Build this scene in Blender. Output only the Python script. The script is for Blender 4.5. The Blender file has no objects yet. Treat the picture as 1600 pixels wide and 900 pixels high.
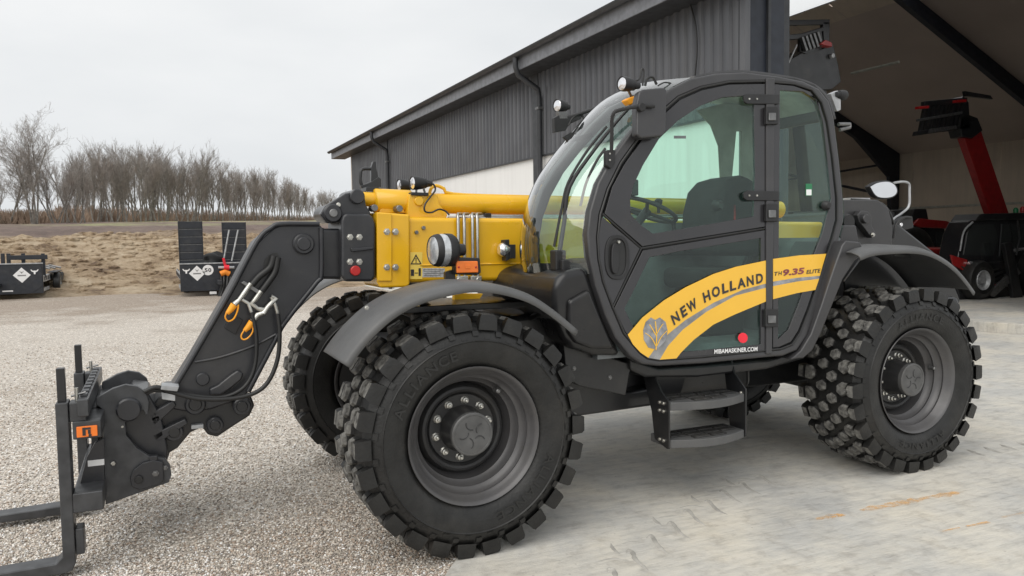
import bpy, bmesh, math, random
import numpy as np
from mathutils import Vector, Matrix, noise
random.seed(7)
R = math.radians
scn = bpy.context.scene
col = scn.collection
# ------------------------------------------------------------------ camera
CP = (-1.4577, -3.6888, 1.6372); YAW = 0.42379; PIT = -0.06298; ROL = -0.014835; FPX = 1234.9
_fw = Vector((math.sin(YAW)*math.cos(PIT), math.cos(YAW)*math.cos(PIT), math.sin(PIT)))
_r = Vector((math.cos(YAW), -math.sin(YAW), 0)); _u = _r.cross(_fw)
_r2 = _r*math.cos(ROL)+_u*math.sin(ROL); _u2 = _u*math.cos(ROL)-_r*math.sin(ROL)
cd = bpy.data.cameras.new('camera'); cam = bpy.data.objects.new('camera', cd); col.objects.link(cam)
cd.sensor_width = 36; cd.lens = FPX/1600*36; cd.clip_end = 2000; cd.clip_start = 0.05
m = Matrix((( _r2.x, _u2.x, -_fw.x, CP[0]), (_r2.y, _u2.y, -_fw.y, CP[1]), (_r2.z, _u2.z, -_fw.z, CP[2]), (0, 0, 0, 1)))
cam.matrix_world = m; scn.camera = cam
# ------------------------------------------------------------------ sky and sun
w = bpy.data.worlds.new('World'); scn.world = w; w.use_nodes = True
nt = w.node_tree; nt.nodes.clear()
SUN_EL, SUN_AZ = R(48), R(232)      # compass azimuth, from +Y clockwise
o_ = nt.nodes.new('ShaderNodeOutputWorld'); bg = nt.nodes.new('ShaderNodeBackground')
sk = nt.nodes.new('ShaderNodeTexSky'); sk.sky_type = 'NISHITA'; sk.sun_disc = False
sk.sun_elevation = SUN_EL; sk.sun_rotation = SUN_AZ; sk.dust_density = 3.0
hs = nt.nodes.new('ShaderNodeHueSaturation'); hs.inputs['Saturation'].default_value = 0.1
mx = nt.nodes.new('ShaderNodeMix'); mx.data_type = 'RGBA'; mx.inputs['Factor'].default_value = 0.86
tc = nt.nodes.new('ShaderNodeTexCoord'); mp = nt.nodes.new('ShaderNodeMapping'); mp.inputs['Scale'].default_value = (1, 1, 2.6)
nz = nt.nodes.new('ShaderNodeTexNoise'); nz.inputs['Scale'].default_value = 2.2; nz.inputs['Detail'].default_value = 5
cr = nt.nodes.new('ShaderNodeValToRGB')
cr.color_ramp.elements[0].position = .3; cr.color_ramp.elements[0].color = (6.6, 6.85, 7.05, 1)
cr.color_ramp.elements[1].position = .7; cr.color_ramp.elements[1].color = (8.2, 8.3, 8.35, 1)
L = nt.links.new
L(tc.outputs['Generated'], mp.inputs['Vector']); L(mp.outputs['Vector'], nz.inputs['Vector']); L(nz.outputs['Fac'], cr.inputs['Fac'])
L(sk.outputs['Color'], hs.inputs['Color']); L(hs.outputs['Color'], mx.inputs['A']); L(cr.outputs['Color'], mx.inputs['B'])
L(mx.outputs['Result'], bg.inputs['Color']); bg.inputs['Strength'].default_value = 0.1
L(bg.outputs['Background'], o_.inputs['Surface'])
sd = bpy.data.lights.new('sun', 'SUN'); sun = bpy.data.objects.new('sun', sd); col.objects.link(sun)
sd.energy = 1.5; sd.angle = R(60); sd.color = (1, .96, .9)
sdir = Vector((math.sin(SUN_AZ)*math.cos(SUN_EL), math.cos(SUN_AZ)*math.cos(SUN_EL), math.sin(SUN_EL)))
sun.rotation_euler = sdir.to_track_quat('Z', 'Y').to_euler(); sun.location = (-20, -20, 30)
vs = scn.view_settings; vs.view_transform = 'Standard'; vs.look = 'None'; vs.gamma = 1; vs.use_curve_mapping = False
vs.exposure = 0.28
scn.cycles.transparent_max_bounces = 32
# ------------------------------------------------------------------ pixel to place
C0 = Vector(CP)
def ray(x, y): return _fw + _r2*((x-800)/FPX) - _u2*((y-450)/FPX)
def PY(x, y, Y): d = ray(x, y); return C0 + d*((Y-C0.y)/d.y)
def PX(x, y, X): d = ray(x, y); return C0 + d*((X-C0.x)/d.x)
def PZ(x, y, Z=0.): d = ray(x, y); return C0 + d*((Z-C0.z)/d.z)
SK = 0.10
def PS(x, y, off=0.):                       # the leaning cab side plane
    d = ray(x, y); t = (0.04+SK*C0.z+off-C0.y)/(d.y-SK*d.z); return C0 + d*t
SN = Vector((0, -1, SK)).normalized()       # its outward normal
# ------------------------------------------------------------------ materials
M = {}
def mat(name, color, rough=.5, metal=0., noise_amt=.15, nscale=8., bump=0., bscale=60., coat=0., spec=.5, color2=None, rvar=.1, dust=0.):
    m = bpy.data.materials.new(name); m.use_nodes = True; n = m.node_tree; b = n.nodes['Principled BSDF']
    b.inputs['Roughness'].default_value = rough; b.inputs['Metallic'].default_value = metal
    b.inputs['Coat Weight'].default_value = coat; b.inputs['Coat Roughness'].default_value = .12
    b.inputs['Specular IOR Level'].default_value = spec
    t = n.nodes.new('ShaderNodeTexCoord'); z = n.nodes.new('ShaderNodeTexNoise'); z.inputs['Scale'].default_value = nscale; z.inputs['Detail'].default_value = 6
    n.links.new(t.outputs['Object'], z.inputs['Vector'])
    x = n.nodes.new('ShaderNodeMix'); x.data_type = 'RGBA'
    c2 = color2 or tuple(c*(1-noise_amt) for c in color)
    c1 = color if color2 else tuple(min(1, c*(1+noise_amt)) for c in color)
    x.inputs['A'].default_value = (*c1, 1); x.inputs['B'].default_value = (*c2, 1)
    r = n.nodes.new('ShaderNodeMapRange'); r.inputs['From Min'].default_value = .35; r.inputs['From Max'].default_value = .65
    n.links.new(z.outputs['Fac'], r.inputs['Value']); n.links.new(r.outputs['Result'], x.inputs['Factor'])
    out = x.outputs['Result']
    if dust:
        z2 = n.nodes.new('ShaderNodeTexNoise'); z2.inputs['Scale'].default_value = 3.1; z2.inputs['Detail'].default_value = 9; z2.inputs['Roughness'].default_value = .7
        n.links.new(t.outputs['Object'], z2.inputs['Vector'])
        r2 = n.nodes.new('ShaderNodeMapRange'); r2.inputs['From Min'].default_value = .5; r2.inputs['From Max'].default_value = .8; r2.inputs['To Max'].default_value = dust
        n.links.new(z2.outputs['Fac'], r2.inputs['Value'])
        x2 = n.nodes.new('ShaderNodeMix'); x2.data_type = 'RGBA'; x2.inputs['B'].default_value = (.22, .2, .17, 1)
        n.links.new(r2.outputs['Result'], x2.inputs['Factor']); n.links.new(out, x2.inputs['A']); out = x2.outputs['Result']
    n.links.new(out, b.inputs['Base Color'])
    rr = n.nodes.new('ShaderNodeMapRange'); rr.inputs['To Min'].default_value = max(0.02, rough-rvar); rr.inputs['To Max'].default_value = min(1, rough+rvar)
    n.links.new(z.outputs['Fac'], rr.inputs['Value']); n.links.new(rr.outputs['Result'], b.inputs['Roughness'])
    if bump:
        z3 = n.nodes.new('ShaderNodeTexNoise'); z3.inputs['Scale'].default_value = bscale; z3.inputs['Detail'].default_value = 4
        n.links.new(t.outputs['Object'], z3.inputs['Vector'])
        bp = n.nodes.new('ShaderNodeBump'); bp.inputs['Strength'].default_value = bump; bp.inputs['Distance'].default_value = .01
        n.links.new(z3.outputs['Fac'], bp.inputs['Height']); n.links.new(bp.outputs['Normal'], b.inputs['Normal'])
    M[name] = m; return m
mat('black_paint', (.015, .0155, .017), .34, 0, .2, 5, coat=.15, dust=.12)
mat('boom_grey', (.024, .025, .029), .36, 0, .15, 4, bump=.04, bscale=200, coat=.15, dust=.12)
mat('frame_grey', (.04, .0395, .042), .36, 0, .12, 3, bump=.06, bscale=300, coat=.1, dust=.08)
mat('door_grey', (.026, .0255, .028), .24, 0, .1, 3, coat=.3, dust=.06)
mat('frit_black', (.018, .018, .02), .1, 0, .1, 3, coat=.5)
mat('plastic_grey', (.095, .096, .097), .48, 0, .1, 5, bump=.1, bscale=400, dust=.15)
mat('plastic_black', (.016, .016, .017), .5, 0, .2, 8, bump=.1, bscale=300)
mat('hood_black', (.014, .014, .015), .3, 0, .15, 4, bump=.03, bscale=200, dust=.1)
mat('yellow', (.82, .455, .012), .3, 0, .05, 3, coat=.35, dust=.03)
mat('decal_yellow', (.85, .49, .05), .3, 0, .03, 3)
mat('decal_grey', (.3, .3, .3), .3, .5, .25, 12)
mat('decal_silver', (.33, .33, .34), .25, .7, .3, 20)
mat('decal_dark', (.028, .028, .03), .4)
mat('decal_white', (.8, .8, .8), .4, 0, .03)
mat('decal_maroon', (.25, .05, .06), .4)
mat('rim_grey', (.085, .083, .085), .4, .2, .15, 6, coat=.1, dust=.2)
mat('hub_black', (.03, .03, .031), .45, 0, .2, 6, dust=.2)
mat('hub_grey', (.1, .1, .1), .5, .2, .2, 10, dust=.3)
mat('rubber', (.0105, .0105, .0102), .5, 0, .35, 9, bump=.25, bscale=70, dust=.1)
mat('rubber_dusty', (.2, .195, .18), .9, 0, .4, 30, bump=.6, bscale=90, color2=(.06, .058, .055))
mat('rubber_hose', (.018, .018, .018), .45)
mat('steel', (.5, .49, .47), .3, 1, .15, 20)
mat('zinc', (.55, .54, .5), .35, .9, .2, 30)
mat('steel_dark', (.2, .2, .2), .4, .8, .2, 20)
mat('galv', (.42, .43, .44), .55, .6, .2, 10)
mat('lamp_white', (.75, .76, .78), .15, 0, .1, 60, coat=.8)
mat('lamp_lens', (.6, .62, .64), .22, .55, .2, 40, coat=.6)
mat('lamp_chrome', (.85, .85, .87), .16, .85, .08, 25)
mat('orange', (.9, .2, .015), .35, 0, .05, 20, coat=.4)
mat('amber_cap', (.9, .36, .02), .45)
mat('red', (.45, .012, .012), .35, coat=.3)
mat('red_machine', (.3, .014, .014), .35, coat=.3)
mat('red_bright', (.75, .02, .04), .4)
mat('seat_fabric', (.011, .012, .013), .85, bump=.3, bscale=150)
mat('liner', (.42, .42, .38), .8)
mat('interior_grey', (.14, .15, .155), .6)
mat('white_panel', (.8, .8, .785), .6, 0, .03, .6, bump=.02, bscale=30)
mat('cladding', (.082, .085, .094), .38, .15, .1, 1.2, dust=.05)
mat('trim_dark', (.028, .03, .034), .45)
mat('fascia', (.17, .175, .19), .42, .1)
mat('steel_navy', (.016, .02, .03), .5)
mat('ceiling', (.5, .43, .385), .85, 0, .06, .5)
mat('cream_board', (.6, .52, .43), .75, 0, .06, .7)
mat('bark', (.2, .185, .165), .95, 0, .3, 3)
mat('twig', (.25, .225, .205), .95, 0, .25, 1)
mat('twig_red', (.25, .215, .19), .95, 0, .25, 1)
mat('brush', (.26, .19, .14), .95, 0, .4, .3)
mat('trailer_dark', (.018, .021, .028), .5, dust=.15)
mat('strap_orange', (.8, .25, .02), .6)
mat('mirror', (.75, .76, .78), .04, 1, .02)
mat('green_lamp', (.02, .2, .08), .3)
mat('tread_plate', (.045, .045, .045), .5, .3, .4, 40, bump=.6, bscale=120, dust=.3)
mat('worn_steel', (.06, .062, .066), .4, .3, .25, 12, dust=.1)
def streaks(name, amt):
    n = M[name].node_tree; b = n.nodes['Principled BSDF']; src = b.inputs['Base Color'].links[0].from_socket
    t = n.nodes.new('ShaderNodeTexCoord'); q = n.nodes.new('ShaderNodeMapping'); q.inputs['Scale'].default_value = (2.2, 2.2, .12); z = n.nodes.new('ShaderNodeTexNoise'); z.inputs['Scale'].default_value = 2.4; z.inputs['Detail'].default_value = 8; z.inputs['Roughness'].default_value = .7
    n.links.new(t.outputs['Object'], q.inputs['Vector']); n.links.new(q.outputs[0], z.inputs['Vector'])
    r = n.nodes.new('ShaderNodeMapRange'); r.inputs[1].default_value = .45; r.inputs[2].default_value = .75; r.inputs[4].default_value = amt; n.links.new(z.outputs['Fac'], r.inputs['Value'])
    x = n.nodes.new('ShaderNodeMix'); x.data_type = 'RGBA'; x.inputs['B'].default_value = (.3, .28, .25, 1); n.links.new(r.outputs[0], x.inputs['Factor']); n.links.new(src, x.inputs['A']); n.links.new(x.outputs['Result'], b.inputs['Base Color'])
streaks('cladding', .14); streaks('white_panel', .16); streaks('cream_board', .3)
def glass(name, tint, refl=1.0, rough=.0):
    m = bpy.data.materials.new(name); m.use_nodes = True; n = m.node_tree; n.nodes.clear()
    o = n.nodes.new('ShaderNodeOutputMaterial'); t = n.nodes.new('ShaderNodeBsdfTransparent'); g = n.nodes.new('ShaderNodeBsdfGlossy')
    t.inputs['Color'].default_value = (*tint, 1); g.inputs['Roughness'].default_value = rough
    f = n.nodes.new('ShaderNodeFresnel'); f.inputs['IOR'].default_value = 1.5
    # a thin pane: same reflectance seen from either side
    ge = n.nodes.new('ShaderNodeNewGeometry'); ma = n.nodes.new('ShaderNodeMath'); ma.operation = 'MULTIPLY_ADD'
    ma.inputs[1].default_value = 1/1.5-1.5; ma.inputs[2].default_value = 1.5
    n.links.new(ge.outputs['Backfacing'], ma.inputs[0])
    n.links.new(ma.outputs[0], f.inputs['IOR'])
    mm = n.nodes.new('ShaderNodeMath'); mm.operation = 'MULTIPLY'; mm.use_clamp = True; mm.inputs[1].default_value = refl
    n.links.new(f.outputs['Fac'], mm.inputs[0])
    x = n.nodes.new('ShaderNodeMixShader'); n.links.new(mm.outputs[0], x.inputs['Fac']); n.links.new(t.outputs[0], x.inputs[1]); n.links.new(g.outputs[0], x.inputs[2])
    n.links.new(x.outputs[0], o.inputs['Surface']); M[name] = m; return m
glass('cab_glass', (.88, 1.0, .955), .85)
glass('screen_glass', (.92, 1.0, .97), 3.2)
glass('lens_glass', (.97, .97, .97), 1.5)
# ------------------------------------------------------------------ mesh helpers
def link(name, me, m=None, parent=None, smooth=40, bevel=0., bseg=2):
    o = bpy.data.objects.new(name, me); col.objects.link(o)
    if m is not None and not me.materials:
        for k in (m if isinstance(m, (list, tuple)) else [m]): me.materials.append(M[k] if isinstance(k, str) else k)
    if parent is not None:
        o.parent = parent
        if parent.type == 'EMPTY': o.location = -parent.location
    if smooth:
        me.shade_smooth(); me.set_sharp_from_angle(angle=R(smooth))
    if bevel:
        b = o.modifiers.new('bevel', 'BEVEL'); b.width = bevel; b.segments = bseg; b.limit_method = 'ANGLE'; b.angle_limit = R(35); b.harden_normals = True
    return o
def mesh(name, v, f, m=None, parent=None, smooth=40, bevel=0., bseg=2):
    me = bpy.data.meshes.new(name); me.from_pydata([tuple(p) for p in v], [], f); me.update()
    return link(name, me, m, parent, smooth, bevel, bseg)
def from_bm(name, bm, *a, **k):
    bmesh.ops.recalc_face_normals(bm, faces=bm.faces)
    me = bpy.data.meshes.new(name); bm.to_mesh(me); bm.free(); return link(name, me, *a, **k)
def tag(o, label=None, cat=None, group=None, kind=None):
    if label: o['label'] = label
    if cat: o['category'] = cat
    if group: o['group'] = group
    if kind: o['kind'] = kind
    return o
def thing(name, loc, label, cat, group=None):
    o = bpy.data.objects.new(name, None); col.objects.link(o); o.location = loc; o.empty_display_size = .3
    return tag(o, label, cat, group)
def prism(name, pts, vec, m, parent=None, holes=(), bevel=.004, bseg=2, smooth=40):
    """flat outline of 3-D points pushed along vec into a solid, with holes"""
    bm = bmesh.new(); vec = Vector(vec)
    if holes:
        ed = []
        for lp in [pts]+list(holes):
            vv = [bm.verts.new(p) for p in lp]
            for i in range(len(vv)): ed.append(bm.edges.new((vv[i], vv[(i+1) % len(vv)])))
        bmesh.ops.triangle_fill(bm, use_beauty=True, use_dissolve=False, edges=ed)
    else:
        bm.faces.new([bm.verts.new(p) for p in pts])
    g = bmesh.ops.extrude_face_region(bm, geom=bm.faces[:])
    bmesh.ops.translate(bm, verts=[e for e in g['geom'] if isinstance(e, bmesh.types.BMVert)], vec=vec)
    return from_bm(name, bm, m, parent, smooth, bevel, bseg)
def plate(name, pix, Y0, Y1, m, parent=None, holes=(), bevel=.004, bseg=2):
    f = lambda lp: [PY(x, y, Y0) for x, y in lp]
    return prism(name, f(pix), (0, Y1-Y0, 0), m, parent, [f(h) for h in holes], bevel, bseg)
def splate(name, pix, off, th, m, parent=None, holes=(), bevel=.003):
    f = lambda lp: [PS(x, y, off) for x, y in lp]
    return prism(name, f(pix), -SN*th, m, parent, [f(h) for h in holes], bevel)
def box(name, a, b, m, parent=None, bevel=.004, rot=None, bseg=2):
    x0, y0, z0 = a; x1, y1, z1 = b
    v = [Vector(p) for p in ((x0,y0,z0),(x1,y0,z0),(x1,y1,z0),(x0,y1,z0),(x0,y0,z1),(x1,y0,z1),(x1,y1,z1),(x0,y1,z1))]
    if rot:
        c = sum(v, Vector())/8; v = [rot @ (p-c)+c for p in v]
    return mesh(name, v, [(0,3,2,1),(4,5,6,7),(0,1,5,4),(1,2,6,5),(2,3,7,6),(3,0,4,7)], m, parent, 40, bevel, bseg)
def spline(pts, n=6):
    """Catmull-Rom through the points"""
    p = [Vector(q) for q in pts]
    if len(p) < 3: return p
    e = [p[0]*2-p[1]]+p+[p[-1]*2-p[-2]]; out = []
    for i in range(1, len(e)-2):
        a, b, c, d = e[i-1:i+3]
        for k in range(n):
            t = k/n; out.append(.5*((2*b)+(c-a)*t+(2*a-5*b+4*c-d)*t*t+(3*b-a-3*c+d)*t**3))
    return out+[p[-1]]
def tube_geo(pts, r, seg=10):
    p = [Vector(q) for q in pts]; rs = r if isinstance(r, (list, tuple)) else [r]*len(p)
    v, f = [], []; up = None
    for i, q in enumerate(p):
        t = (p[min(i+1, len(p)-1)]-p[max(i-1, 0)]).normalized()
        if up is None:
            up = t.cross(Vector((0, 0, 1)));
            if up.length < .1: up = t.cross(Vector((0, 1, 0)))
            up.normalize()
        else:
            up = (up - t*up.dot(t)).normalized()
        s = t.cross(up)
        for k in range(seg):
            a = 2*math.pi*k/seg; v.append(q+(up*math.cos(a)+s*math.sin(a))*rs[i])
    for i in range(len(p)-1):
        for k in range(seg):
            a = i*seg+k; b = i*seg+(k+1) % seg; f.append((a, b, b+seg, a+seg))
    f.append(tuple(range(seg-1, -1, -1))); f.append(tuple(range((len(p)-1)*seg, len(p)*seg)))
    return v, f
def tube(name, pts, r, m, parent=None, seg=10, smooth_n=0):
    if smooth_n:
        if isinstance(r, (list, tuple)):
            k = len(r); r = [float(np.interp(i/((k-1)*smooth_n)*(k-1), range(k), r)) for i in range((k-1)*smooth_n+1)]
        pts = spline(pts, smooth_n)
    v, f = tube_geo(pts, r, seg); return mesh(name, v, f, m, parent, 50)
def multi(name, geos, m, parent=None, smooth=50, bevel=0):
    V_, F_ = [], []
    for v, f in geos:
        o = len(V_); V_ += list(v); F_ += [tuple(i+o for i in q) for q in f]
    return mesh(name, V_, F_, m, parent, smooth, bevel)
def lathe_geo(prof, c=(0,0,0), axis='Y', seg=48, closed=False):
    """prof: (along axis, radius)"""
    v, f = [], []; c = Vector(c); n = len(prof)
    for k in range(seg):
        a = 2*math.pi*k/seg; ca, sa = math.cos(a), math.sin(a)
        for (h, r) in prof:
            if axis == 'Y': v.append(c+Vector((r*ca, h, r*sa)))
            elif axis == 'X': v.append(c+Vector((h, r*ca, r*sa)))
            else: v.append(c+Vector((r*ca, r*sa, h)))
    for k in range(seg):
        k2 = (k+1) % seg
        for i in range(n if closed else n-1):
            j = (i+1) % n; f.append((k*n+i, k*n+j, k2*n+j, k2*n+i))
    return v, f
def lathe(name, prof, m, parent=None, c=(0,0,0), axis='Y', seg=48, smooth=35):
    v, f = lathe_geo(prof, c, axis, seg); bm = bmesh.new(); vs_ = [bm.verts.new(p) for p in v]
    for q in f: bm.faces.new([vs_[i] for i in q])
    bmesh.ops.remove_doubles(bm, verts=bm.verts, dist=1e-5)
    return from_bm(name, bm, m, parent, smooth)
def pin(name, c, r, y0, y1, m, parent=None, seg=20, ch=.15):
    d = ch*r if y1 > y0 else -ch*r
    return lathe(name, [(y0, 0), (y0, r*.86), (y0+d, r), (y1, r), (y1, 0)], m, parent, (c[0], 0, c[2]), 'Y', seg)
_bolt = {}
def bolt(c, r, m, parent, name='bolt'):
    key = (round(r, 4), m)
    if key not in _bolt:
        v, f = lathe_geo([(.3*r, 0), (.3*r, 1.35*r), (0, 1.35*r), (0, r), (-.7*r, r), (-.8*r, .85*r), (-.8*r, 0)], seg=6)
        me = bpy.data.meshes.new('bolt'); me.from_pydata([tuple(p) for p in v], [], f); me.update(); me.materials.append(M[m]); _bolt[key] = me
    o = bpy.data.objects.new(name, _bolt[key]); col.objects.link(o); o.parent = parent
    base = parent.location if parent.type == 'EMPTY' else Vector((0, 0, 0))
    o.location = Vector(c)-base; return o
def text_geo(s, shear=0., offset=.0, size=1.):
    cu = bpy.data.curves.new('text', 'FONT'); cu.body = s; cu.size = size; cu.shear = shear; cu.offset = offset; cu.resolution_u = 3
    cu.fill_mode = 'FRONT'
    o = bpy.data.objects.new('text', cu); col.objects.link(o)
    dg = bpy.context.evaluated_depsgraph_get(); me = bpy.data.meshes.new_from_object(o.evaluated_get(dg))
    v = [p.co.copy() for p in me.vertices]; f = [tuple(p.vertices) for p in me.polygons]
    bpy.data.objects.remove(o); bpy.data.curves.remove(cu); bpy.data.meshes.remove(me); return v, f
def lettering(name, s, base, T, N, m, parent, height, width=None, shear=0., offset=.0, lift=None):
    """flat letters on a plane: base = lower left corner, T = along, N = up"""
    v, f = text_geo(s, shear, offset); x0 = min(p.x for p in v); x1 = max(p.x for p in v); y0 = min(p.y for p in v); y1 = max(p.y for p in v)
    sy = height/(y1-y0); sx = (width/(x1-x0)) if width else sy
    T = Vector(T).normalized(); N = Vector(N).normalized()
    return mesh(name, [Vector(base)+T*((p.x-x0)*sx)+N*((p.y-y0)*sy) for p in v], f, m, parent, 0)
def arc_letters(name, s, path, m, parent, hpx, adv, shear=.1, offset=.03):
    """letters along a pixel path on the cab side; path gives the baseline"""
    P3 = spline([PS(x, y, -.0215) for x, y in path], 12); d = [0]
    for a, b in zip(P3, P3[1:]): d.append(d[-1]+(b-a).length)
    tot = d[-1]; geos = []
    ws = [adv.get(c, 1.) for c in s]; W = sum(ws); pos = 0
    for c, w_ in zip(s, ws):
        t0 = pos/W*tot; t1 = (pos+w_)/W*tot; pos += w_
        if c == ' ': continue
        def at(t):
            i = max(0, min(len(d)-2, int(np.searchsorted(d, t))-1)); k = (t-d[i])/(d[i+1]-d[i]); return P3[i].lerp(P3[i+1], k)
        a, b = at(t0), at(t1); T = (b-a).normalized(); N = SN.cross(T).normalized()
        if N.z < 0: N = -N
        v, f = text_geo(c, shear, offset); x0 = min(p.x for p in v); x1 = max(p.x for p in v)
        y1 = max(p.y for p in v); sy = hpx/.72; sx = (b-a).length*.88/(x1-x0)
        mesh(name, [a+T*((p.x-x0)*sx)+N*(p.y*sy) for p in v], f, m, parent, 0)
# ================================================================== ground
def nodes(name):
    m = bpy.data.materials.new(name); m.use_nodes = True; M[name] = m; n = m.node_tree
    return n, n.nodes['Principled BSDF'], (lambda t: n.nodes.new('ShaderNode'+t)), n.links.new
def ramp(n, stops):
    r = n.nodes.new('ShaderNodeValToRGB'); e = r.color_ramp.elements
    while len(e) < len(stops): e.new(.5)
    for k, (p, c) in zip(e, stops): k.position = p; k.color = (*c, 1)
    return r
def gravel_mat():
    n, b, N, l = nodes('gravel'); t = N('TexCoord')
    v = N('TexVoronoi'); v.inputs['Scale'].default_value = 62; l(t.outputs['Object'], v.inputs['Vector'])
    sp = N('SeparateColor'); l(v.outputs['Color'], sp.inputs[0])
    r = ramp(n, [(0, (.2, .16, .13)), (.2, (.45, .39, .33)), (.5, (.66, .59, .51)), (.75, (.8, .74, .66)), (1, (.93, .9, .85))]); l(sp.outputs[0], r.inputs['Fac'])
    v2 = N('TexVoronoi'); v2.inputs['Scale'].default_value = 150; l(t.outputs['Object'], v2.inputs['Vector'])
    sp2 = N('SeparateColor'); l(v2.outputs['Color'], sp2.inputs[0])
    r2 = ramp(n, [(0, (.22, .19, .16)), (1, (.82, .76, .68))]); l(sp2.outputs[0], r2.inputs['Fac'])
    z = N('TexNoise'); z.inputs['Scale'].default_value = 14; z.inputs['Detail'].default_value = 4; l(t.outputs['Object'], z.inputs['Vector'])
    mr = N('MapRange'); mr.inputs[1].default_value = .42; mr.inputs[2].default_value = .6; l(z.outputs['Fac'], mr.inputs['Value'])
    x = N('Mix'); x.data_type = 'RGBA'; l(mr.outputs[0], x.inputs['Factor']); l(r.outputs[0], x.inputs['A']); l(r2.outputs[0], x.inputs['B'])
    # brown, damp fines in broad patches and towards the bank
    z2 = N('TexNoise'); z2.inputs['Scale'].default_value = .55; z2.inputs['Detail'].default_value = 7; z2.inputs['Roughness'].default_value = .65; l(t.outputs['Object'], z2.inputs['Vector'])
    sx = N('SeparateXYZ'); l(t.outputs['Object'], sx.inputs[0])
    far = N('MapRange'); far.inputs[1].default_value = 13; far.inputs[2].default_value = 21; far.inputs[4].default_value = .38; l(sx.outputs['Y'], far.inputs['Value'])
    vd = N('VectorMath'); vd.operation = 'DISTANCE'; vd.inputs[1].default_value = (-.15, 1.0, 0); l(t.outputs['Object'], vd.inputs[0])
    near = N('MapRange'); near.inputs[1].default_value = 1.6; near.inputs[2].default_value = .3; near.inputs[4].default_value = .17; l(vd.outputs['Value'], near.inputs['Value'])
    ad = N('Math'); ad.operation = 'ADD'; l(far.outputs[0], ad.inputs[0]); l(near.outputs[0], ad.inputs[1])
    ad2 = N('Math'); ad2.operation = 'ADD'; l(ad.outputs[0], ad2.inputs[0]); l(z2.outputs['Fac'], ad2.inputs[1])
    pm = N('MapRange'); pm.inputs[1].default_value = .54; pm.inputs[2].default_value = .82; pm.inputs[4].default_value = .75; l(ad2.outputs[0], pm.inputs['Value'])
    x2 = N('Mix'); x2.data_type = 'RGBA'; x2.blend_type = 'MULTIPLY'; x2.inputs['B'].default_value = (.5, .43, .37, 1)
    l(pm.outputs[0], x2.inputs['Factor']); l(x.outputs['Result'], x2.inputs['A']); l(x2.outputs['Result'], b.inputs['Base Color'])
    b.inputs['Roughness'].default_value = .92
    bp = N('Bump'); bp.inputs['Strength'].default_value = 1; bp.inputs['Distance'].default_value = .012; bp.invert = True
    l(v.outputs['Distance'], bp.inputs['Height']); l(bp.outputs['Normal'], b.inputs['Normal'])
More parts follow.
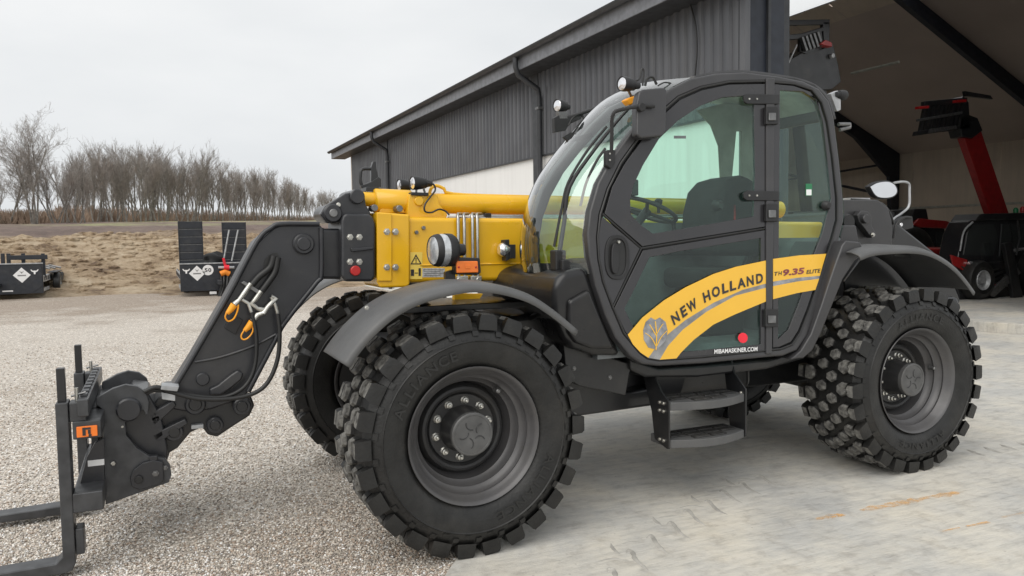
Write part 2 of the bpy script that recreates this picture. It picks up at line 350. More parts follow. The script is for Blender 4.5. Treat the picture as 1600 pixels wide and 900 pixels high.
def concrete_mat():
    n, b, N, l = nodes('concrete'); t = N('TexCoord')
    def noise_(s, d=6, rg=.6, sc=None):
        z = N('TexNoise'); z.inputs['Scale'].default_value = s; z.inputs['Detail'].default_value = d; z.inputs['Roughness'].default_value = rg
        if sc:
            q = N('Mapping'); q.inputs['Scale'].default_value = sc; l(t.outputs['Object'], q.inputs['Vector']); l(q.outputs[0], z.inputs['Vector'])
        else: l(t.outputs['Object'], z.inputs['Vector'])
        return z
    z1 = noise_(1.1, 8, .65); z2 = noise_(7, 8, .7); z3 = noise_(3, 10, .72, (1.2, 6, 1))
    r1 = ramp(n, [(.25, (.45, .455, .445)), (.42, (.55, .54, .51)), (.56, (.64, .61, .545)), (.75, (.71, .655, .55))]); l(z1.outputs['Fac'], r1.inputs['Fac'])
    r3 = ramp(n, [(.3, (.58, .59, .6)), (.5, (.95, .95, .95)), (.7, (1.08, 1.07, 1.05))]); l(z3.outputs['Fac'], r3.inputs['Fac'])
    x = N('Mix'); x.data_type = 'RGBA'; x.blend_type = 'MULTIPLY'; x.inputs['Factor'].default_value = .6; l(r1.outputs[0], x.inputs['A']); l(r3.outputs[0], x.inputs['B'])
    r2 = ramp(n, [(.32, (.62, .6, .58)), (.48, (1, 1, 1)), (.7, (1.1, 1.1, 1.08))]); l(z2.outputs['Fac'], r2.inputs['Fac'])
    x2 = N('Mix'); x2.data_type = 'RGBA'; x2.blend_type = 'MULTIPLY'; x2.inputs['Factor'].default_value = .6; l(x.outputs['Result'], x2.inputs['A']); l(r2.outputs[0], x2.inputs['B'])
    vs_ = N('TexVoronoi'); vs_.inputs['Scale'].default_value = 16; l(t.outputs['Object'], vs_.inputs['Vector'])
    sm_ = N('MapRange'); sm_.inputs[1].default_value = .13; sm_.inputs[2].default_value = .07; l(vs_.outputs['Distance'], sm_.inputs['Value'])
    zg = noise_(1.7, 5, .7); gm = N('MapRange'); gm.inputs[1].default_value = .5; gm.inputs[2].default_value = .64; l(zg.outputs['Fac'], gm.inputs['Value'])
    mg = N('Math'); mg.operation = 'MULTIPLY'; l(sm_.outputs[0], mg.inputs[0]); l(gm.outputs[0], mg.inputs[1]); mg2 = N('Math'); mg2.operation = 'MULTIPLY'; mg2.inputs[1].default_value = .55; l(mg.outputs[0], mg2.inputs[0])
    xg = N('Mix'); xg.data_type = 'RGBA'; xg.inputs['B'].default_value = (.17, .15, .13, 1); l(mg2.outputs[0], xg.inputs['Factor']); l(x2.outputs['Result'], xg.inputs['A'])
    zs_ = noise_(.75, 7, .68, (1, 1.6, 1)); st_ = N('MapRange'); st_.inputs[1].default_value = .53; st_.inputs[2].default_value = .7; st_.inputs[4].default_value = .5; l(zs_.outputs['Fac'], st_.inputs['Value'])
    x3 = N('Mix'); x3.data_type = 'RGBA'; x3.blend_type = 'MULTIPLY'; x3.inputs['B'].default_value = (.66, .67, .69, 1); l(st_.outputs[0], x3.inputs['Factor']); l(xg.outputs['Result'], x3.inputs['A'])
    l(x3.outputs['Result'], b.inputs['Base Color'])
    rr = N('MapRange'); rr.inputs[3].default_value = .5; rr.inputs[4].default_value = .85; l(z2.outputs['Fac'], rr.inputs['Value']); l(rr.outputs[0], b.inputs['Roughness'])
    h1 = N('Math'); h1.operation = 'MULTIPLY_ADD'; h1.inputs[1].default_value = .6; l(z2.outputs['Fac'], h1.inputs[0]); l(z3.outputs['Fac'], h1.inputs[2])
    bp = N('Bump'); bp.inputs['Strength'].default_value = .55; bp.inputs['Distance'].default_value = .02; l(h1.outputs[0], bp.inputs['Height'])
    zf = noise_(90, 4); bp2 = N('Bump'); bp2.inputs['Strength'].default_value = .25; bp2.inputs['Distance'].default_value = .004; l(zf.outputs['Fac'], bp2.inputs['Height']); l(bp.outputs[0], bp2.inputs['Normal']); l(bp2.outputs[0], b.inputs['Normal'])
def soil_mat():
    n, b, N, l = nodes('soil'); t = N('TexCoord'); sx = N('SeparateXYZ'); l(t.outputs['Object'], sx.inputs[0])
    def noise_(s, d=8, rg=.65, sc=None):
        z = N('TexNoise'); z.inputs['Scale'].default_value = s; z.inputs['Detail'].default_value = d; z.inputs['Roughness'].default_value = rg
        if sc:
            q = N('Mapping'); q.inputs['Scale'].default_value = sc; l(t.outputs['Object'], q.inputs['Vector']); l(q.outputs[0], z.inputs['Vector'])
        else: l(t.outputs['Object'], z.inputs['Vector'])
        return z
    z1 = noise_(.55, 15, .82, (1, 1.3, 1.6)); z2 = noise_(.16, 6, .6)
    r1 = ramp(n, [(.39, (.22, .15, .1)), (.45, (.46, .33, .21)), (.51, (.66, .5, .33)), (.6, (.84, .69, .5))]); l(z1.outputs['Fac'], r1.inputs['Fac'])
    zf = noise_(.5, 10, .75, (1, .25, 1)); r2 = ramp(n, [(.3, (.16, .115, .1)), (.5, (.27, .2, .17)), (.7, (.38, .29, .235))]); l(zf.outputs['Fac'], r2.inputs['Fac'])
    # ploughed field beyond the bank
    a = N('Math'); a.operation = 'MULTIPLY_ADD'; a.inputs[1].default_value = 9; l(z2.outputs['Fac'], a.inputs[0]); l(sx.outputs['Y'], a.inputs[2])
    fm = N('MapRange'); fm.inputs[1].default_value = 40; fm.inputs[2].default_value = 46; l(a.outputs[0], fm.inputs['Value'])
    x = N('Mix'); x.data_type = 'RGBA'; l(fm.outputs[0], x.inputs['Factor']); l(r1.outputs[0], x.inputs['A']); l(r2.outputs[0], x.inputs['B'])
    # thin grass along the hedge and the bank crest
    z3 = noise_(.045, 5, .6, (1, .5, 1)); z4 = noise_(2.5, 6, .7)
    ga = N('MapRange'); ga.inputs[1].default_value = 66; ga.inputs[2].default_value = 80; l(sx.outputs['Y'], ga.inputs['Value'])
    gb = N('MapRange'); gb.inputs[1].default_value = .44; gb.inputs[2].default_value = .54; l(z3.outputs['Fac'], gb.inputs['Value'])
    g = N('Math'); g.operation = 'MULTIPLY'; l(ga.outputs[0], g.inputs[0]); l(gb.outputs[0], g.inputs[1])
    rg = ramp(n, [(.3, (.3, .29, .13)), (.6, (.48, .47, .26))]); l(z4.outputs['Fac'], rg.inputs['Fac'])
    x2 = N('Mix'); x2.data_type = 'RGBA'; l(g.outputs[0], x2.inputs['Factor']); l(x.outputs['Result'], x2.inputs['A']); l(rg.outputs[0], x2.inputs['B'])
    l(x2.outputs['Result'], b.inputs['Base Color']); b.inputs['Roughness'].default_value = .95
    zb = noise_(1.6, 12, .8); bp = N('Bump'); bp.inputs['Strength'].default_value = 1; bp.inputs['Distance'].default_value = .5; l(zb.outputs['Fac'], bp.inputs['Height']); l(bp.outputs[0], b.inputs['Normal'])
gravel_mat(); concrete_mat(); soil_mat()
def sm(a, b, x): t = min(1, max(0, (x-a)/(b-a))); return t*t*(3-2*t)
def terrain(x, y):
    n1 = noise.fractal(Vector((x*.16, y*.16, 1.3)), 1., 2., 5); n2 = noise.fractal(Vector((x*.55, y*.55, 7.3)), 1., 2., 4)
    y0 = 24.2+n1*1.2; k = sm(y0, y0+10, y); lump = math.exp(-((y-34)/3.2)**2)
    ridge = 1.9+max(0, y-34)*.036*(1-.0012*max(0, y-34))
    if y > 235: ridge -= (y-235)*.03
    z = k*ridge+k*(.13*n1+.18*n2*max(.15, 1-max(0, y-36)/30))+lump*k*(.12+.34*n1)
    return z - (1-k)*.012
ys = list(np.arange(22.5, 48, .3))+list(np.arange(48, 110, 1.5))+list(np.arange(110, 320, 7))+[360, 420, 500]
xs = [-400, -250, -160, -100, -70, -50]+list(np.arange(-36, -12, 1.2))+list(np.arange(-12, 14, .3))+list(np.arange(14, 60, 1.5))+[70, 90, 120, 180, 260, 400]
vv = [(x, y, terrain(x, y)) for y in ys for x in xs]; nx = len(xs)
ff = [(j*nx+i, j*nx+i+1, (j+1)*nx+i+1, (j+1)*nx+i) for j in range(len(ys)-1) for i in range(nx-1)]
tag(mesh('field', vv, ff, 'soil', None, 80), kind='structure')
# gravel yard: one sheet, softly uneven
xs = [-300, -120, -60, -30, -20, -14]+list(np.arange(-10, 6.01, .5))+[10, 20, 40, 80, 150, 300]; ys = [-200, -60, -20, -10]+list(np.arange(-5, 25, .5))+[25.6, 26.5]
def gz(x, y): return -.006+.012*noise.noise(Vector((x*.5, y*.5, 0)))
vv = [(x, y, gz(x, y)) for y in ys for x in xs]; nx = len(xs)
ff = [(j*nx+i, j*nx+i+1, (j+1)*nx+i+1, (j+1)*nx+i) for j in range(len(ys)-1) for i in range(nx-1)]
tag(mesh('gravel_yard', vv, ff, 'gravel', None, 80), kind='structure')
# concrete apron: irregular poured edge towards the gravel
edge = []
for k in range(41):
    t = k/40; x = -.52+t*2.6; y = -.62+t*4.2
    edge.append((x+.035*noise.noise(Vector((t*14, 0, 0))), y))
E0 = [(-1.6, -3.2), (-.95, -1.5)]
outl = [(-3.2, -9.)]+E0+edge+[(5.4, 4.4), (5.4, 28.), (28.2, 28.), (60, 28.), (60, -30.), (-3.2, -30.)]
prism('concrete_apron', [(x, y, .006) for x, y in outl], (0, 0, -.12), 'concrete', None, bevel=0)
apron = tag(bpy.data.objects['concrete_apron'], kind='structure')
# worn orange paint dashes on the apron
def blot(pxs, wd):
    P = [PZ(x, y, .0105) for x, y in pxs]; P = spline(P, 10); L_, R_ = [], []
    for i, p in enumerate(P):
        t = (P[min(i+1, len(P)-1)]-P[max(i-1, 0)]).normalized(); s = Vector((-t.y, t.x, 0)); e = min(1, i/3, (len(P)-1-i)/3)
        a = wd*(.35+.65*e)*(.6+.8*random.random()); L_.append(p+s*a); R_.append(p-s*a*(.6+.7*random.random()))
    n_ = len(P); return mesh('paint_mark', L_+R_, [(i, i+1, n_+i+1, n_+i) for i in range(n_-1)], 'paint_orange', apron, 0)
def paint_mat():
    n, b, N, l = nodes('paint_orange'); t = N('TexCoord'); z = N('TexNoise'); z.inputs['Scale'].default_value = 14; z.inputs['Detail'].default_value = 9; z.inputs['Roughness'].default_value = .75
    l(t.outputs['Object'], z.inputs['Vector']); r = N('MapRange'); r.inputs[1].default_value = .4; r.inputs[2].default_value = .64; r.inputs[4].default_value = .75; l(z.outputs['Fac'], r.inputs['Value'])
    b.inputs['Base Color'].default_value = (.82, .46, .16, 1); b.inputs['Roughness'].default_value = .8; l(r.outputs[0], b.inputs['Alpha'])
paint_mat()
blot([(1275, 811), (1300, 806), (1322, 804)], .025); blot([(1345, 797), (1400, 787), (1450, 777), (1505, 768)], .028)
blot([(1470, 830), (1500, 824)], .022); blot([(1510, 822), (1545, 815)], .026); blot([(1565, 808), (1600, 801)], .022)
# prints of tractor lugs left in the surface, one ridge each
mat('print_dust', (.4, .385, .35), .9, 0, .2, 12, bump=.4, bscale=60)
def ridge(P, wd=.009, ht=.006):
    P = spline(P, 5); n_ = len(P); v, f = [], []
    for i, p in enumerate(P):
        t = (P[min(i+1, n_-1)]-P[max(i-1, 0)]).normalized(); sd_ = Vector((-t.y, t.x, 0)); e = min(1., i/5, (n_-1-i)/5)*random.uniform(.7, 1.2)+.08
        for a_, z in ((-1.6, 0), (-.5, .8), (.3, 1.), (1., 0)): v.append(p+sd_*(a_*wd*e)+Vector((0, 0, z*ht*e)))
    for i in range(n_-1):
        for j in range(3): f.append((i*4+j, i*4+j+1, i*4+j+5, i*4+j+4))
    return mesh('tread_print', v, f, 'print_dust', apron, 60)
Zs = .0062
HK = [PZ(x, y, Zs) for x, y in ((1010, 841), (1014, 838), (1020.5, 839), (1026, 848.5), (1035.6, 858), (1047, 865.5))]; ST = [PZ(x, y, Zs) for x, y in ((960, 853), (988, 848), (1017, 851))]
for k in range(-2, 7):
    d = Vector((.213*k, .125*k-.004*k*k, 0)); j = lambda: Vector((random.gauss(0, .006), random.gauss(0, .006), 0))
    q = j(); ridge([p+d+q+j()*.5 for p in HK], .009, .007 if k < 4 else .004)
    if k != 1: q = j(); ridge([p+d+q+j()*.6 for p in ST[random.choice((0, 0, 1)):]] if False else [p+d+q+j()*.6 for p in ST], .006, .004)
    if k % 2 == 0: q = j(); ridge([p*.62+(HK[3]*.38)+d+Vector((-.24, .06, 0))+q for p in HK[2:]], .008, .005)
for k in range(5):
    d = PZ(1519+26*k, 706-4*k, Zs)-HK[3]; ridge([HK[3]+(p-HK[3])*.8+d for p in HK[2:]], .012, .008)
# loose gravel stones near the camera
def pebbles(n=42000):
    rng = np.random.default_rng(5); base = np.array([(1,0,0),(0,1,0),(-1,0,0),(0,-1,0),(0,0,1),(0,0,-1)], float)
    fc = np.array([(0,1,4),(1,2,4),(2,3,4),(3,0,4),(1,0,5),(2,1,5),(3,2,5),(0,3,5)])
    px = rng.uniform(-40, 760, n*2); py = 905-(rng.random(n*2)**1.35)*390; keep = []
    for x, y in zip(px, py):
        p = PZ(float(x), float(y), 0.)
        if p.y > 11 or p.y < -2.6: continue
        # left of the apron's edge
        if p.y > -.62: lim = -.52+(p.y+.62)/4.2*2.6
        else: lim = -.95+(p.y+1.5)/.88*.43
        if p.x > lim+abs(rng.normal(0, .035))+(rng.exponential(.12) if rng.random() < .12 else 0): continue
        keep.append((p.x, p.y))
        if len(keep) >= n: break
    k = np.array(keep); n = len(k); s = rng.uniform(.0045, .0115, n)*(1+.05*np.clip(k[:, 1], 0, 9))
    v = base[None]*s[:, None, None]*rng.uniform(.6, 1.25, (n, 6, 1))*np.array([1, .8, .6])
    a = rng.uniform(0, 6.28, n); ca, sa = np.cos(a), np.sin(a)
    vx = v[..., 0]*ca[:, None]-v[..., 1]*sa[:, None]; vy = v[..., 0]*sa[:, None]+v[..., 1]*ca[:, None]
    zz = np.array([gz(x, y) for x, y in k])
    V_ = np.stack([vx+k[:, 0:1], vy+k[:, 1:2], v[..., 2]+zz[:, None]+.003], -1).reshape(-1, 3)
    F_ = (fc[None]+(np.arange(n)*6)[:, None, None]).reshape(-1, 3)
    me = bpy.data.meshes.new('gravel'); me.vertices.add(len(V_)); me.vertices.foreach_set('co', V_.ravel())
    me.loops.add(F_.size); me.loops.foreach_set('vertex_index', F_.ravel().astype(np.int32)); me.polygons.add(len(F_))
    me.polygons.foreach_set('loop_start', np.arange(0, F_.size, 3, dtype=np.int32))
    cols = [(.76, .72, .66), (.62, .55, .48), (.5, .45, .38), (.27, .24, .21), (.88, .86, .82), (.4, .31, .24)]
    for i, c in enumerate(cols):
        mat('stone%d' % i, c, .85, 0, .25, 30); me.materials.append(M['stone%d' % i])
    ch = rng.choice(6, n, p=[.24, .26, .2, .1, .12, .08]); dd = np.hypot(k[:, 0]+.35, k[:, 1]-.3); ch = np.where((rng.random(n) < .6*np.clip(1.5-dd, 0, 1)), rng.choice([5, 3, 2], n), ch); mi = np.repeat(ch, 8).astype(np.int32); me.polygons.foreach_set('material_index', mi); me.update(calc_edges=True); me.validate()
    o = bpy.data.objects.new('gravel', me); col.objects.link(o)
    tag(o, 'loose mixed grey and beige gravel stones covering the yard', 'gravel', kind='stuff')
pebbles()
# ================================================================== farm hall
XW, YG, YE = 5.787, 4.73, 27.6; XF = 27.8; XR = 16.8
hall = thing('farm_hall', ((XW+XF)/2, YG, 0), 'long dark grey corrugated steel hall with white lower wall and open gable', 'building')
SL = .44
SLN = (4.98+.44*11-5.36)/11.
def zr(x): return 5.36+SLN*(x-XW) if x < XR else 4.98+SL*(XF-x)      # underside of the roof
# corrugated cladding, every rib modelled
def ribs(p0, p1, z0, z1, name, nrm, pitch=.2, dep=.034):
    p0, p1 = Vector(p0), Vector(p1); d = (p1-p0); n = int(d.length/pitch); d.normalize(); nrm = Vector(nrm); pr = []
    for i in range(n):
        a = i*pitch
        pr += [(a, 0), (a+pitch*.42, 0), (a+pitch*.54, dep), (a+pitch*.88, dep)]
    v = []; 
    for a, h in pr:
        q = p0+d*a+nrm*h; v.append((q.x, q.y, z0)); v.append((q.x, q.y, z1))
    return mesh(name, v, [(2*i, 2*i+2, 2*i+3, 2*i+1) for i in range(len(pr)-1)], 'cladding', hall, 20)
ribs((XW, YE, 0), (XW, YG, 0), 3.3, 5.25, 'wall_cladding', (-1, 0, 0))
# white insulated panels below, one by one
pw = 5.3; y = YG
while y < YE-.2:
    y2 = min(y+pw, YE); box('wall_panel', (XW+.02, y+.006, -.05), (XW+.16, y2-.006, 3.3), 'white_panel', hall, .004); y = y2
box('wall_core', (XW+.17, YG+.1, 0), (XW+.24, YE, 5.3), 'trim_dark', hall, 0)
box('flashing', (XW-.045, YG, 3.275), (XW+.015, YE, 3.305), 'trim_dark', hall, .003)
# corner posts and door jamb
box('corner_trim', (XW-.055, YG-.06, 0), (XW+.03, YG+.06, 5.4), 'cladding', hall, .004)
box('door_jamb', (XW+.03, YG-.05, -.05), (XW+.62, YG+.28, 6.0), 'steel_navy', hall, .006)
box('jamb_flange', (XW+.30, YG-.1, -.05), (XW+.345, YG-.052, 6.0), 'trim_dark', hall, .003)
box('door_track', (XW+.62, YG+.02, -.05), (XW+.78, YG+.3, 6.0), 'trim_dark', hall, .005)
# roof: two slopes, eaves overhang, gutter and fascia
def slab(name, x0, x1, ya, yb, m, th=.12, dz=0., parent=hall):
    v = []
    for x in (x0, x1):
        for yy in (ya, yb):
            z = (5.36+SLN*(x-XW) if (x0+x1)/2 < XR else 4.98+SL*(XF-x))+dz; v += [(x, yy, z), (x, yy, z+th)]
    return mesh(name, v, [(0, 2, 6, 4), (1, 5, 7, 3), (0, 1, 3, 2), (4, 6, 7, 5), (0, 4, 5, 1), (2, 3, 7, 6)], m, parent, 30)
XE = XW-.50; YN = YG-.55; YFAR = YE+1.3
slab('roof', XE, XR-1.05, YN, YFAR, 'ceiling'); slab('roof', XR+2.0, XF+.4, YN, YFAR, 'ceiling')
slab('roof_covering', XE-.05, XR-1.05, YN-.03, YFAR+.03, 'trim_dark', .06, .124); slab('roof_covering', XR+2., XF+.45, YN-.03, YFAR+.03, 'trim_dark', .06, .124)
ze = zr(XE)
box('fascia', (XE-.03, YN, ze-.2), (XE-.002, YFAR, ze+.1), 'fascia', hall, .004)
box('soffit', (XE, YN+.01, ze-.2), (XW+.02, YFAR-.01, ze-.16), 'trim_dark', hall, .003)
# half round gutter along the eaves
pr = [(XE-.035-.075+.075*math.cos(a), ze+.09+.075*math.sin(a)) for a in np.linspace(math.pi, 2*math.pi, 9)]
v = [(x, yy, z) for yy in (YN-.05, YFAR+.05) for x, z in pr]; k = len(pr)
g = mesh('gutter', v, [(i, i+1, k+i+1, k+i) for i in range(k-1)]+[tuple(range(k)), tuple(range(2*k-1, k-1, -1))], 'trim_dark', hall, 40)
for px_, py_ in ((843, 200), (605, 240)):
    yy = PX(px_, py_, XW-.1).y
    tube('downpipe', [(XE-.11, yy-.0, ze+.03), (XE-.11, yy, ze-.16), (XE-.06, yy, ze-.3), (XW-.13, yy, ze-.55), (XW-.1, yy, ze-.72), (XW-.1, yy, 3.2), (XW-.1, yy, 0)], .055, 'trim_dark', hall, 12)
    box('downpipe_backing', (XW-.05, yy+.16, .0), (XW-.032, yy+.42, 5.2), 'trim_dark', hall, .003)
    for z in (2.4, 4.2): box('pipe_clip', (XW-.16, yy-.07, z), (XW-.035, yy+.07, z+.05), 'steel_dark', hall, .004)
tube('wall_cable', [PX(x, y, XW-.06) for x, y in ((1078, 4), (1087, 40), (1089, 80), (1086, 118))], .012, 'rubber_hose', hall, 6, 4)
# ridge rooflight: translucent sheets, cream curb
def rl():
    n, b, N, l = nodes('rooflight'); t = N('BsdfTranslucent'); t.inputs['Color'].default_value = (.9, .9, .88, 1)
    tr = N('BsdfTransparent'); tr.inputs['Color'].default_value = (.95, .95, .95, 1); mx_ = N('MixShader'); mx_.inputs[0].default_value = .5
    l(t.outputs[0], mx_.inputs[1]); l(tr.outputs[0], mx_.inputs[2]); l(mx_.outputs[0], n.nodes['Material Output'].inputs['Surface'])
rl()
XS0 = XR-1.05
for yy in np.arange(YG-.4, 27, 1.9):
    v = []; 
    for (x, z) in ((XS0, zr(XS0)+.2), (XR+.3, zr(XR)+.25), (18.6, 9.02+.05)): v += [(x, yy+.02, z), (x, yy+1.86, z)]
    mesh('rooflight_sheet', v, [(0, 1, 3, 2), (2, 3, 5, 4)], 'rooflight', hall, 60)
    v = [(18.6, yy+.02, 9.03), (18.6, yy+1.88, 9.03), (19.45, yy+1.88, 8.64), (19.45, yy+.02, 8.64)]
    mesh('curb_board', v, [(0, 1, 2, 3)], 'cream_board', hall, 0)
# opposite wall: base panels and cream boards one by one, far gable
for yy in np.arange(YG, 26.5, 3.79):
    box('wall_board', (XF, yy+.012, 2.68), (XF+.08, yy+3.78, 5.1), 'cream_board', hall, .006)
    box('base_panel', (XF-.06, yy+.012, 0), (XF+.1, yy+3.78, 2.64), 'cream_board', hall, .006)
box('wall_rail', (XF-.1, YG, 2.61), (XF-.02, YE, 2.70), 'liner', hall, .004)
v = [(XW, YE, 0), (XF, YE, 0), (XF, YE, 5.0), (XR, YE, zr(XR)), (XW, YE, 5.36)]
prism('far_gable', [Vector(p) for p in v], (0, .15, 0), 'cream_board', hall, bevel=0)
# unseen gable wall round the doorway, added to keep daylight out of the hall
XD, ZD = 12.7, 5.75
v = [(XD, 0), (XF, 0), (XF, 4.95), (XR, zr(XR)-.02), (XW+.1, 5.36), (XW+.1, ZD-.2), (XD, ZD-.2)]
v = [(XD, 0), (XF, 0), (XF, zr(XF)-.02), (XR+.001, zr(XR+.001)-.02), (XW+2.2, zr(XW+2.2)-.02), (XW+2.0, ZD), (XD, ZD)]
prism('unseen_gable', [Vector((x, YG, z)) for x, z in v], (0, .2, 0), 'cladding', hall, bevel=0)
# portal frames
for yy in (5.35, 13.3, 20.6, 27.5):
    for s in (0, 1):
        pts = []
        if s:
            if yy < 6: continue
            pts = [(XF-.07, 0), (XF-.42, 0), (XF-.62, 4.0), (XF-2.6, zr(XF-2.6)-.55), (XR, zr(XR)-.42), (XR, zr(XR)-.02), (XF-.07, zr(XF-.07)-.02)]
        else:
            pts = [(XW+.25, 0), (XW+.5, 0), (XW+.62, 4.0), (XW+2.6, zr(XW+2.6)-.55), (XR, zr(XR)-.42), (XR, zr(XR)-.02), (XW+.25, zr(XW+.25)-.02)]
            if yy < 6: continue
        prism('portal_rafter', [Vector((x, yy-.1, z)) for x, z in pts], (0, .2, 0), 'steel_navy', hall, bevel=.01)
for yy in (20.6,):
    tube('brace', [(XF-.5, yy, 3.2), (XF-3.6, 27.4, 5.2)], .06, 'steel_navy', hall, 8)
    tube('brace', [(XF-.4, yy, 4.6), (XF-.4, 27.4, 4.3)], .05, 'steel_navy', hall, 8)
# strip lamp hung under the slope
a = PY(1330, 115, 12.); b_ = PY(1405, 97, 10.8)
tube('strip_lamp', [a, b_], .035, 'liner', hall, 8)
# raised floor inside, its concrete kerb
prism('raised_floor', [Vector((x, y, .0)) for x, y in ((10.72, 5.1), (10.95, 4.1), (27.7, 4.1), (27.7, 27), (10.72, 27))], (0, 0, .17), 'concrete', None, bevel=.015)
tag(bpy.data.objects['raised_floor'], kind='structure')
# ================================================================== trees
def tree_mesh(name, seed, H, stems, lean=0., spread=.5, twigs=1., wind=.12):
    rnd = random.Random(seed); TV, TF, WV, WF = [], [], [], []
    def seg(V_, F_, a, b, ra, rb, n):
        d = (b-a).normalized(); u = d.orthogonal().normalized(); s = d.cross(u); o = len(V_)
        for p, r in ((a, ra), (b, rb)):
            for k in range(n):
                t = 6.2832*k/n; V_.append(p+(u*math.cos(t)+s*math.sin(t))*r)
        for k in range(n): F_.append((o+k, o+(k+1) % n, o+n+(k+1) % n, o+n+k))
    def grow(p, d, length, r, depth):
        n = 4 if depth < 2 else 3; q = p
        for i in range(n):
            nd = (d+Vector((rnd.gauss(0, .1)+wind*.25, rnd.gauss(0, .1), rnd.gauss(0, .06)+.05))).normalized(); e = q+nd*length/n
            ra = r*(1-.55*i/n); rb = r*(1-.55*(i+1)/n)
            if depth < 2: seg(TV, TF, q, e, ra, rb, 6 if depth == 0 else 5)
            else: seg(WV, WF, q, e, ra, rb, 3)
            d = nd
            if depth < 4:
                if depth == 0: k = (0 if i < 1 else (2 if i == 1 else 4)) if stems == 1 else (0 if i == 0 else (2 if i == 1 else 4))
                elif depth == 1: k = 2 if i else 1
                elif depth == 2: k = 1 + (rnd.random() < .5)
                else: k = int(.9*twigs+rnd.random())
                for _ in range(k):
                    az = rnd.uniform(0, 6.283); side = Vector((math.cos(az), math.sin(az), 0)); side = (side-d*side.dot(d)).normalized()
                    nd2 = (d*(1-spread*rnd.uniform(.6, 1.1))+side*spread*rnd.uniform(.7, 1.2)+Vector((wind, 0, .12))).normalized()
                    f_ = rnd.uniform(.4, .62); st = q.lerp(e, rnd.random())
                    grow(st, nd2, length*f_*(1 if depth else .62), max(.011, rb*.42), depth+1)
            q = e
    for s in range(stems):
        az = 6.28*s/stems+rnd.random(); tl = .16+.2*rnd.random() if stems > 1 else .03
        d = Vector((math.cos(az)*tl+lean, math.sin(az)*tl, 1)).normalized()
        grow(Vector((math.cos(az)*.25*(stems > 1), math.sin(az)*.25*(stems > 1), -.3)), d, H*rnd.uniform(.82, .98), H*.0145*(1 if stems == 1 else .8), 0)
    out = []
    for nm, V_, F_ in (('trunk', TV, TF), ('crown', WV, WF)):
        me = bpy.data.meshes.new(name+'_'+nm); me.from_pydata([tuple(p) for p in V_], [], F_); me.update(); out.append(me)
    return out
def clods():
    rng = random.Random(21); bm0 = bmesh.new(); bmesh.ops.create_icosphere(bm0, subdivisions=1, radius=1); bv_ = [v.co.copy() for v in bm0.verts]; bf = [tuple(v.index for v in f.verts) for f in bm0.faces]; bm0.free(); V_, F_ = [], []
    for k in range(3600):
        x = rng.uniform(-11, 8); y = 25.5+rng.betavariate(1.6, 1.6)*13; r = .03+.15*rng.random()**3.6*(1.5 if 32 < y < 36 else 1); c = Vector((x, y, terrain(x, y))); o = len(V_)
        for q in bv_: V_.append(c+Vector((q.x*r*1.5, q.y*r, q.z*r*.7))*rng.uniform(.6, 1.25))
        F_ += [tuple(i+o for i in f) for f in bf]
    tag(mesh('soil_clods', V_, F_, 'soil', None, 0), 'loose clods of brown earth strewn over the dirt bank', 'soil', kind='stuff')
clods()
def put_tree(name, ms, loc, sc, rz, label, group=None, m2='twig'):
    t = thing(name, loc, label, 'tree', group); t.rotation_euler.z = rz; t.scale = (sc*.76, sc*.76, sc*.77)
    for nm, me in zip(('trunk', 'crown'), ms):
        if not me.materials: me.materials.append(M['bark' if nm == 'trunk' else m2])
        o = bpy.data.objects.new(nm, me); col.objects.link(o); o.parent = t
    return t
def field_at(px, dist):
    d = ray(px, 400); d = Vector((d.x, d.y, 0)).normalized(); x = CP[0]+d.x*dist; y = CP[1]+d.y*dist; return Vector((x, y, terrain(x, y)))
big = [tree_mesh('spreading_tree', 11, 10, 5, 0, .55, 1.1, -.05), tree_mesh('spreading_tree_b', 23, 10, 3, -.1, .5, 1.1, -.08)]
slim = [tree_mesh('slim_tree%d' % i, 40+i, 10, 1 if i % 4 else 2, .05*(i % 3)-.05, .33+.03*(i % 3), .9, .05) for i in range(6)]
put_tree('bare_tree', big[0], field_at(57, 94), 1.12, .3, 'large multi-stemmed bare tree, tallest at the left end of the tree row', None)
put_tree('bare_tree', big[1], field_at(14, 97), .98, 2.6, 'bare spreading tree at the left edge of the picture', None)
put_tree('bare_tree', big[1], field_at(88, 98), .92, 5.2, 'upright forked bare tree just right of the largest tree', None)
GR = 'slim bare trees of the row along the field'
def topy(px):
    pts = [(90, 262), (130, 247), (150, 240), (185, 243), (200, 232), (215, 224), (250, 232), (290, 242), (330, 252), (360, 262), (395, 262), (420, 272), (450, 282), (475, 290), (510, 297), (560, 305)]
    return np.interp(px, [p[0] for p in pts], [p[1] for p in pts])
px = 96.; i = 0; rt = random.Random(3)
while px < 556:
    D = 100+(px-96)/450*120+rt.uniform(-5, 9); p = field_at(px, D); hpx = (350-topy(px))*rt.uniform(.72, 1.08); H = hpx*D/FPX
    put_tree('bare_tree', slim[i % 6], p, H/9.6, rt.uniform(0, 6.28), 'slim leafless tree standing in the close row along the far field edge', GR, 'twig' if i % 3 else 'twig_red')
    px += rt.uniform(2.4, 6.6); i += 1
for k_ in range(60):
    px = rt.uniform(100, 556); D = 128+(px-96)/450*125+rt.uniform(-6, 14); p = field_at(px, D); H = (350-topy(px))*rt.uniform(.66, .98)*D/FPX
    put_tree('bare_tree', slim[k_ % 6], p, H/9.6, rt.uniform(0, 6.28), 'slim leafless tree in the back rows of the wood behind the field', 'slim bare trees in the back rows of the wood')
for px in (-8, 28, 46, 76):
    D = 104+rt.uniform(-3, 6); p = field_at(px, D)
    put_tree('bare_tree', slim[i % 6], p, rt.uniform(.62, .8), rt.uniform(0, 6.28), 'slim leafless tree standing in the close row along the far field edge', GR); i += 1
